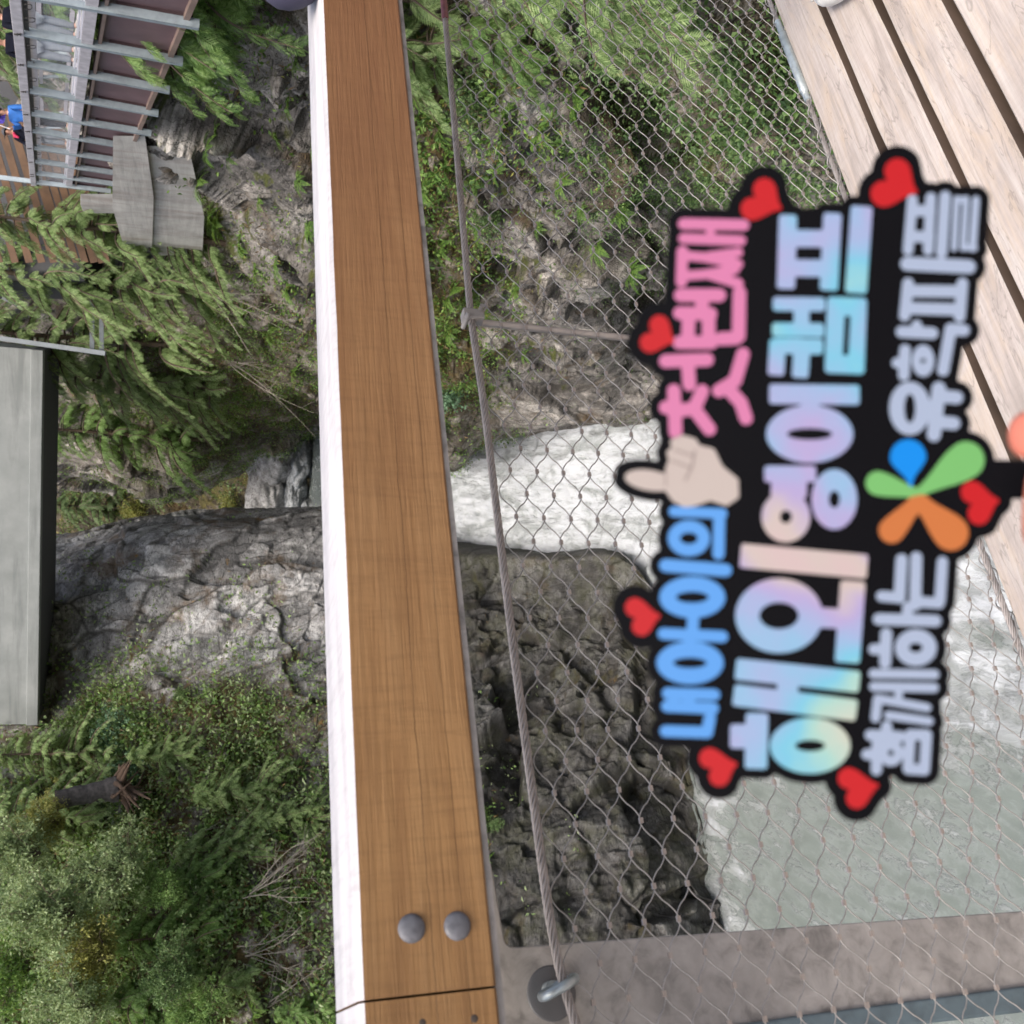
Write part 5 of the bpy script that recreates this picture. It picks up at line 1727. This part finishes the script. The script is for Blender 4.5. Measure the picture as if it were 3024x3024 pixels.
def person(foot, H_, face, label, top, legs, hat, arm='down', group='people on the walkway'):
    """standing figure; face: horizontal facing vector"""
    f = np.array([face[0], face[1], 0.0]); f /= np.linalg.norm(f)
    s = np.cross(f, UP)                         # its right hand side
    e = empty('person', foot)
    tag(e, label, 'person', group)
    def J(x, y, z): return np.asarray(foot) + (s * x + f * y + UP * z) * H_
    jp = [J(0, 0, .53), J(0, -.01, .66), J(0, 0, .77), J(0, .005, .835), J(0, .012, .865), J(0, .02, .905), J(0, .02, .955)]
    rp = [.085, .078, .085, .034, .034, .050, .046]
    ar = []
    for sg_ in (-1, 1):
        if arm == 'rail': ar.append([J(sg_ * .10, 0, .80), J(sg_ * .14, .05, .66), J(sg_ * .09, .17, .60), J(sg_ * .07, .22, .60)])
        elif arm == 'up' and sg_ > 0: ar.append([J(.10, 0, .80), J(.16, .06, .68), J(.13, .16, .78), J(.12, .19, .84)])
        else: ar.append([J(sg_ * .10, 0, .80), J(sg_ * .135, -.01, .64), J(sg_ * .14, .03, .50), J(sg_ * .14, .05, .45)])
    lg_ = [[J(sg_ * .05, 0, .48), J(sg_ * .055, .015, .27), J(sg_ * .06, -.01, .05), J(sg_ * .065, .07, .02)] for sg_ in (-1, 1)]
    ra = [.030, .026, .020, .018]; rl = [.058, .042, .028, .024]
    jo = list(zip(jp, [r * H_ for r in rp])); ed = [(i, i + 1) for i in range(6)]
    for a in ar:
        b = len(jo); jo += list(zip(a, [r * H_ for r in ra])); ed += [(2, b), (b, b + 1), (b + 1, b + 2), (b + 2, b + 3)]
    for l in lg_:
        b = len(jo); jo += list(zip(l, [r * H_ for r in rl])); ed += [(0, b), (b, b + 1), (b + 1, b + 2), (b + 2, b + 3)]
    body = skin_body('body', jo, ed, MAT['skin'], e)
    # clothes follow the body
    jo = [(jp[0], .098 * H_), (jp[1], .094 * H_), (jp[2], .100 * H_), (jp[3] - UP * .012 * H_, .046 * H_)]; ed = [(0, 1), (1, 2), (2, 3)]
    for a in ar:
        b = len(jo); jo += list(zip(a[:3], [.043 * H_, .038 * H_, .030 * H_])); ed += [(2, b), (b, b + 1), (b + 1, b + 2)]
    skin_body('jacket', jo, ed, top, e)
    jo = [(jp[0] - UP * .02 * H_, .096 * H_)]; ed = []
    for l in lg_:
        b = len(jo); jo += list(zip(l[:3], [.069 * H_, .052 * H_, .040 * H_])); ed += [(0, b), (b, b + 1), (b + 1, b + 2)]
    skin_body('trousers', jo, ed, legs, e)
    for l in lg_:
        skin_body('shoe', [(l[2] - UP * .02 * H_, .034 * H_), (l[3] - f * .03 * H_, .034 * H_), (l[3] + f * .03 * H_, .028 * H_)], [(0, 1), (1, 2)], MAT['shoe'], e)
    hd = J(0, .02, .935)
    m1 = MB()
    v, q, t3 = dome(hd + UP * .006 * H_ - f * .008 * H_, UP * .95 - f * .30, .064 * H_, .062 * H_, 16)
    m1.add(v, q, t3)
    if hat is not MAT['hair']:
        m1.bar(hd + UP * .018 * H_ + f * .05 * H_, hd + UP * .012 * H_ + f * .115 * H_, .085 * H_, .008 * H_, s)
    m1.build('cap' if hat is not MAT['hair'] else 'hair', hat, e, smooth=True)
    m1 = MB()
    m1.add(*dome(hd + f * .046 * H_ - UP * .012 * H_, f - UP * .3, .011 * H_, .016 * H_, 8)); m1.build('nose', MAT['skin'], body, smooth=True)
    for sg_ in (-1, 1):
        m1 = MB(); m1.add(*dome(hd + f * .047 * H_ + s * sg_ * .020 * H_ + UP * .002 * H_, f, .006 * H_, .003 * H_, 8)); m1.build('eye', MAT['hair'], body, smooth=True)
    m1 = MB(); m1.add(*dome(hd + f * .045 * H_ - UP * .034 * H_, f, .010 * H_, .003 * H_, 8)); m1.build('mouth', simple('lips', (.32, .10, .09), .5), body, smooth=True)
    return e, J, f, s


def on_walk(y, back=.45): return Wf(np.array(wx(252.0, y)), np.array(float(y)), 0) - mh * back


pa = person(on_walk(172), 1.45, -fwd + Ru * .2, 'person in black looking over the walkway rail nearest the picture edge', MAT['navy'], MAT['denim'], MAT['hair'], 'rail')
pb = person(on_walk(238), 1.47, -fwd - Ru * .2, 'person in dark jacket with short hair standing second along the walkway', MAT['navy'], MAT['denim'], MAT['hair'], 'down')
pc = person(on_walk(418), 1.66, -fwd * .6 - Ru * .8, 'person in bright blue jacket and grey cap on the walkway', MAT['royal'], MAT['navy'], MAT['cap'], 'up')
pd_ = person(on_walk(466), 1.62, -fwd * .5 - Ru * .7, 'person in dark jacket with red and blue scarf and grey cap', MAT['navy'], MAT['denim'], MAT['cap'], 'rail')
_, J, f_, s_ = pd_
sc_ = skin_body('scarf', [(J(-.05, .05, .82), .03), (J(0, .085, .80), .035), (J(.05, .05, .82), .03), (J(.01, .10, .73), .03)], [(0, 1), (1, 2), (1, 3)], simple('red_scarf', (.45, .02, .08), .8), pd_[0])
_, J, f_, s_ = pc
fl_ = empty('hand_flag', J(.12, .20, .85))
tag(fl_, 'small purple blue flag on a white stick above the grey cap', 'flag')
h0 = J(.12, .20, .80); h1 = h0 + UP * .42 + Ru * .10
mb = MB(); mb.tube([h0, h1], .010, 8); mb.build('stick', MAT['white_metal'], fl_)
mb = MB()
n_ = 9
for k in range(n_ - 1):
    a0, a1 = k / (n_ - 1), (k + 1) / (n_ - 1)
    for zz0, zz1 in ((0, .5), (.5, 1)):
        def F_(a, z): return h1 - UP * (.26 * (1 - z) + .10 * a) + Ru * (.30 * a) + fwd * .03 * math.sin(a * 6)
        mb.add([F_(a0, zz0), F_(a1, zz0), F_(a1, zz1), F_(a0, zz1)], [(0, 1, 2, 3)])
mb.build('cloth', simple('violet_cloth', (.07, .05, .40), .7, var=.5, scale=14), fl_, smooth=True)

# a visitor leaning on the rail just outside the frame: dark sleeve over the rail, white shoe on the deck
sx = on_q(np.array(870.0), np.array(10.0), 1.12)[0]
foot = K(sx + .14, .84, DECK + .035)
vis_ = empty('person', foot)
tag(vis_, 'person at the frame edge with navy sleeve on the rail and a white shoe', 'person')
el = P(868, -18, float(K(sx, 1.10, 0) @ fwd))
hip = K(sx + .34, .62, DECK + .92); neck = K(sx + .34, .80, DECK + 1.42)
jo = [(hip, .15), ((hip + neck) / 2, .14), (neck - UP * .08, .15), (neck + UP * .06, .05), (neck + UP * .20, .09), (K(sx + .20, .86, DECK + 1.38), .06), (el + UP * .0, .048), (K(sx + .34, 1.18, ZT + .06), .04), (K(sx + .45, 1.16, ZT + .05), .03),
      (K(sx + .5, .84, DECK + 1.34), .06), (K(sx + .6, 1.0, ZT + .12), .045), (K(sx + .5, 1.14, ZT + .06), .035)]
skin_body('body', jo + [(K(sx + .24, .62, DECK + .50), .075), (K(sx + .16, .76, DECK + .09), .045), (K(sx + .46, .6, DECK + .5), .075), (K(sx + .5, .6, DECK + .09), .045)],
          [(0, 1), (1, 2), (2, 3), (3, 4), (2, 5), (5, 6), (6, 7), (7, 8), (2, 9), (9, 10), (10, 11), (0, 12), (12, 13), (0, 14), (14, 15)], MAT['skin'], vis_)
t = simple('navy_sleeve', (.035, .032, .06), .7, var=.2)
skin_body('jacket', [(hip, .17), ((hip + neck) / 2, .16), (neck - UP * .08, .165), (K(sx + .20, .86, DECK + 1.38), .075), (el, .062), (K(sx + .32, 1.18, ZT + .065), .052), (K(sx + .5, .84, DECK + 1.34), .075), (K(sx + .6, 1.0, ZT + .12), .058), (K(sx + .5, 1.14, ZT + .065), .05)],
          [(0, 1), (1, 2), (2, 3), (3, 4), (4, 5), (2, 6), (6, 7), (7, 8)], t, vis_)
skin_body('trousers', [(hip, .165), (K(sx + .24, .62, DECK + .50), .09), (K(sx + .15, .74, DECK + .12), .065), (K(sx + .46, .6, DECK + .5), .09), (K(sx + .5, .6, DECK + .1), .065)], [(0, 1), (1, 2), (0, 3), (3, 4)], MAT['navy'], vis_)
tq = on_q(np.array(2400.0), np.array(8.0), 1.10)


def on_deck(x, y, z):
    d = ray(x, y); return d * (z / d[2])


toe = on_deck(2415.0, -16.0, DECK + .042)
hd_ = (K(sx + .15, .74, DECK + .07) - toe); hd_[2] = 0; hd_ /= np.linalg.norm(hd_)
white = simple('white_knit', (.66, .65, .62), .8, var=.12, scale=40, bump=.003)
sh_ = skin_body('shoe', [(toe, (.045, .040)), (toe + hd_ * .07, (.05, .046)), (toe + hd_ * .16 + UP * .01, (.042, .05)), (toe + hd_ * .235 + UP * .01, (.038, .05)), (toe + hd_ * .22 + UP * .06, .04)], [(0, 1), (1, 2), (2, 3), (2, 4)], white, vis_)
m1 = MB()
sd2 = np.cross(hd_, UP)
for k in range(4):
    c = toe + hd_ * (.045 + .03 * k) + UP * (.043 + .004 * k)
    th = np.linspace(-1.1, 1.1, 12)[:, None]
    m1.tube(c + sd2 * .046 * np.sin(th) + UP * .012 * (np.cos(th) - .6), .004, 6)
m1.build('lace', simple('grey_lace', (.28, .28, .27), .8), sh_, smooth=True)

# the hand that holds the sign's handle
HD = SD_
he = empty('person', P(3300, 1416, HD + .03))
tag(he, 'hand of the person holding the black sign handle with thumb up beside it', 'person')
M_ = .40 / 2900
def h(x, y, dz=0.0): return P(x, y, HD + dz)
jo = [(h(3330, 1430, .030), .026), (h(3180, 1430, .028), .024), (h(3500, 1440, .032), .024), (h(3760, 1460, .05), .024), (h(4300, 1500, .10), .032)]
ed = [(0, 1), (0, 2), (2, 3), (3, 4)]
for k, (x, rr) in enumerate(((3086, .0088), (3205, .009), (3322, .0086), (3430, .0076))):
    b = len(jo)
    jo += [(h(x + 20, 1560, .026), .0105), (h(x, 1585, .006), rr * 1.05), (h(x, 1548, -.014), rr), (h(x + 4, 1440, -.017), rr * .95), (h(x + 10, 1360 + 12 * k, -.010), rr * .85)]
    root_ = 1 if k < 2 else 0 if k == 2 else 2
    ed += [(root_, b), (b, b + 1), (b + 1, b + 2), (b + 2, b + 3), (b + 3, b + 4)]
b = len(jo)
jo += [(h(3360, 1290, .022), .016), (h(3180, 1268, .010), .0135), (h(3060, 1284, .002), .0120), (h(3008, 1290, -.001), .0105)]
ed += [(2, b), (b, b + 1), (b + 1, b + 2), (b + 2, b + 3)]
hand = skin_body('hand', jo, ed, MAT['skin_near'], he, sub=3)
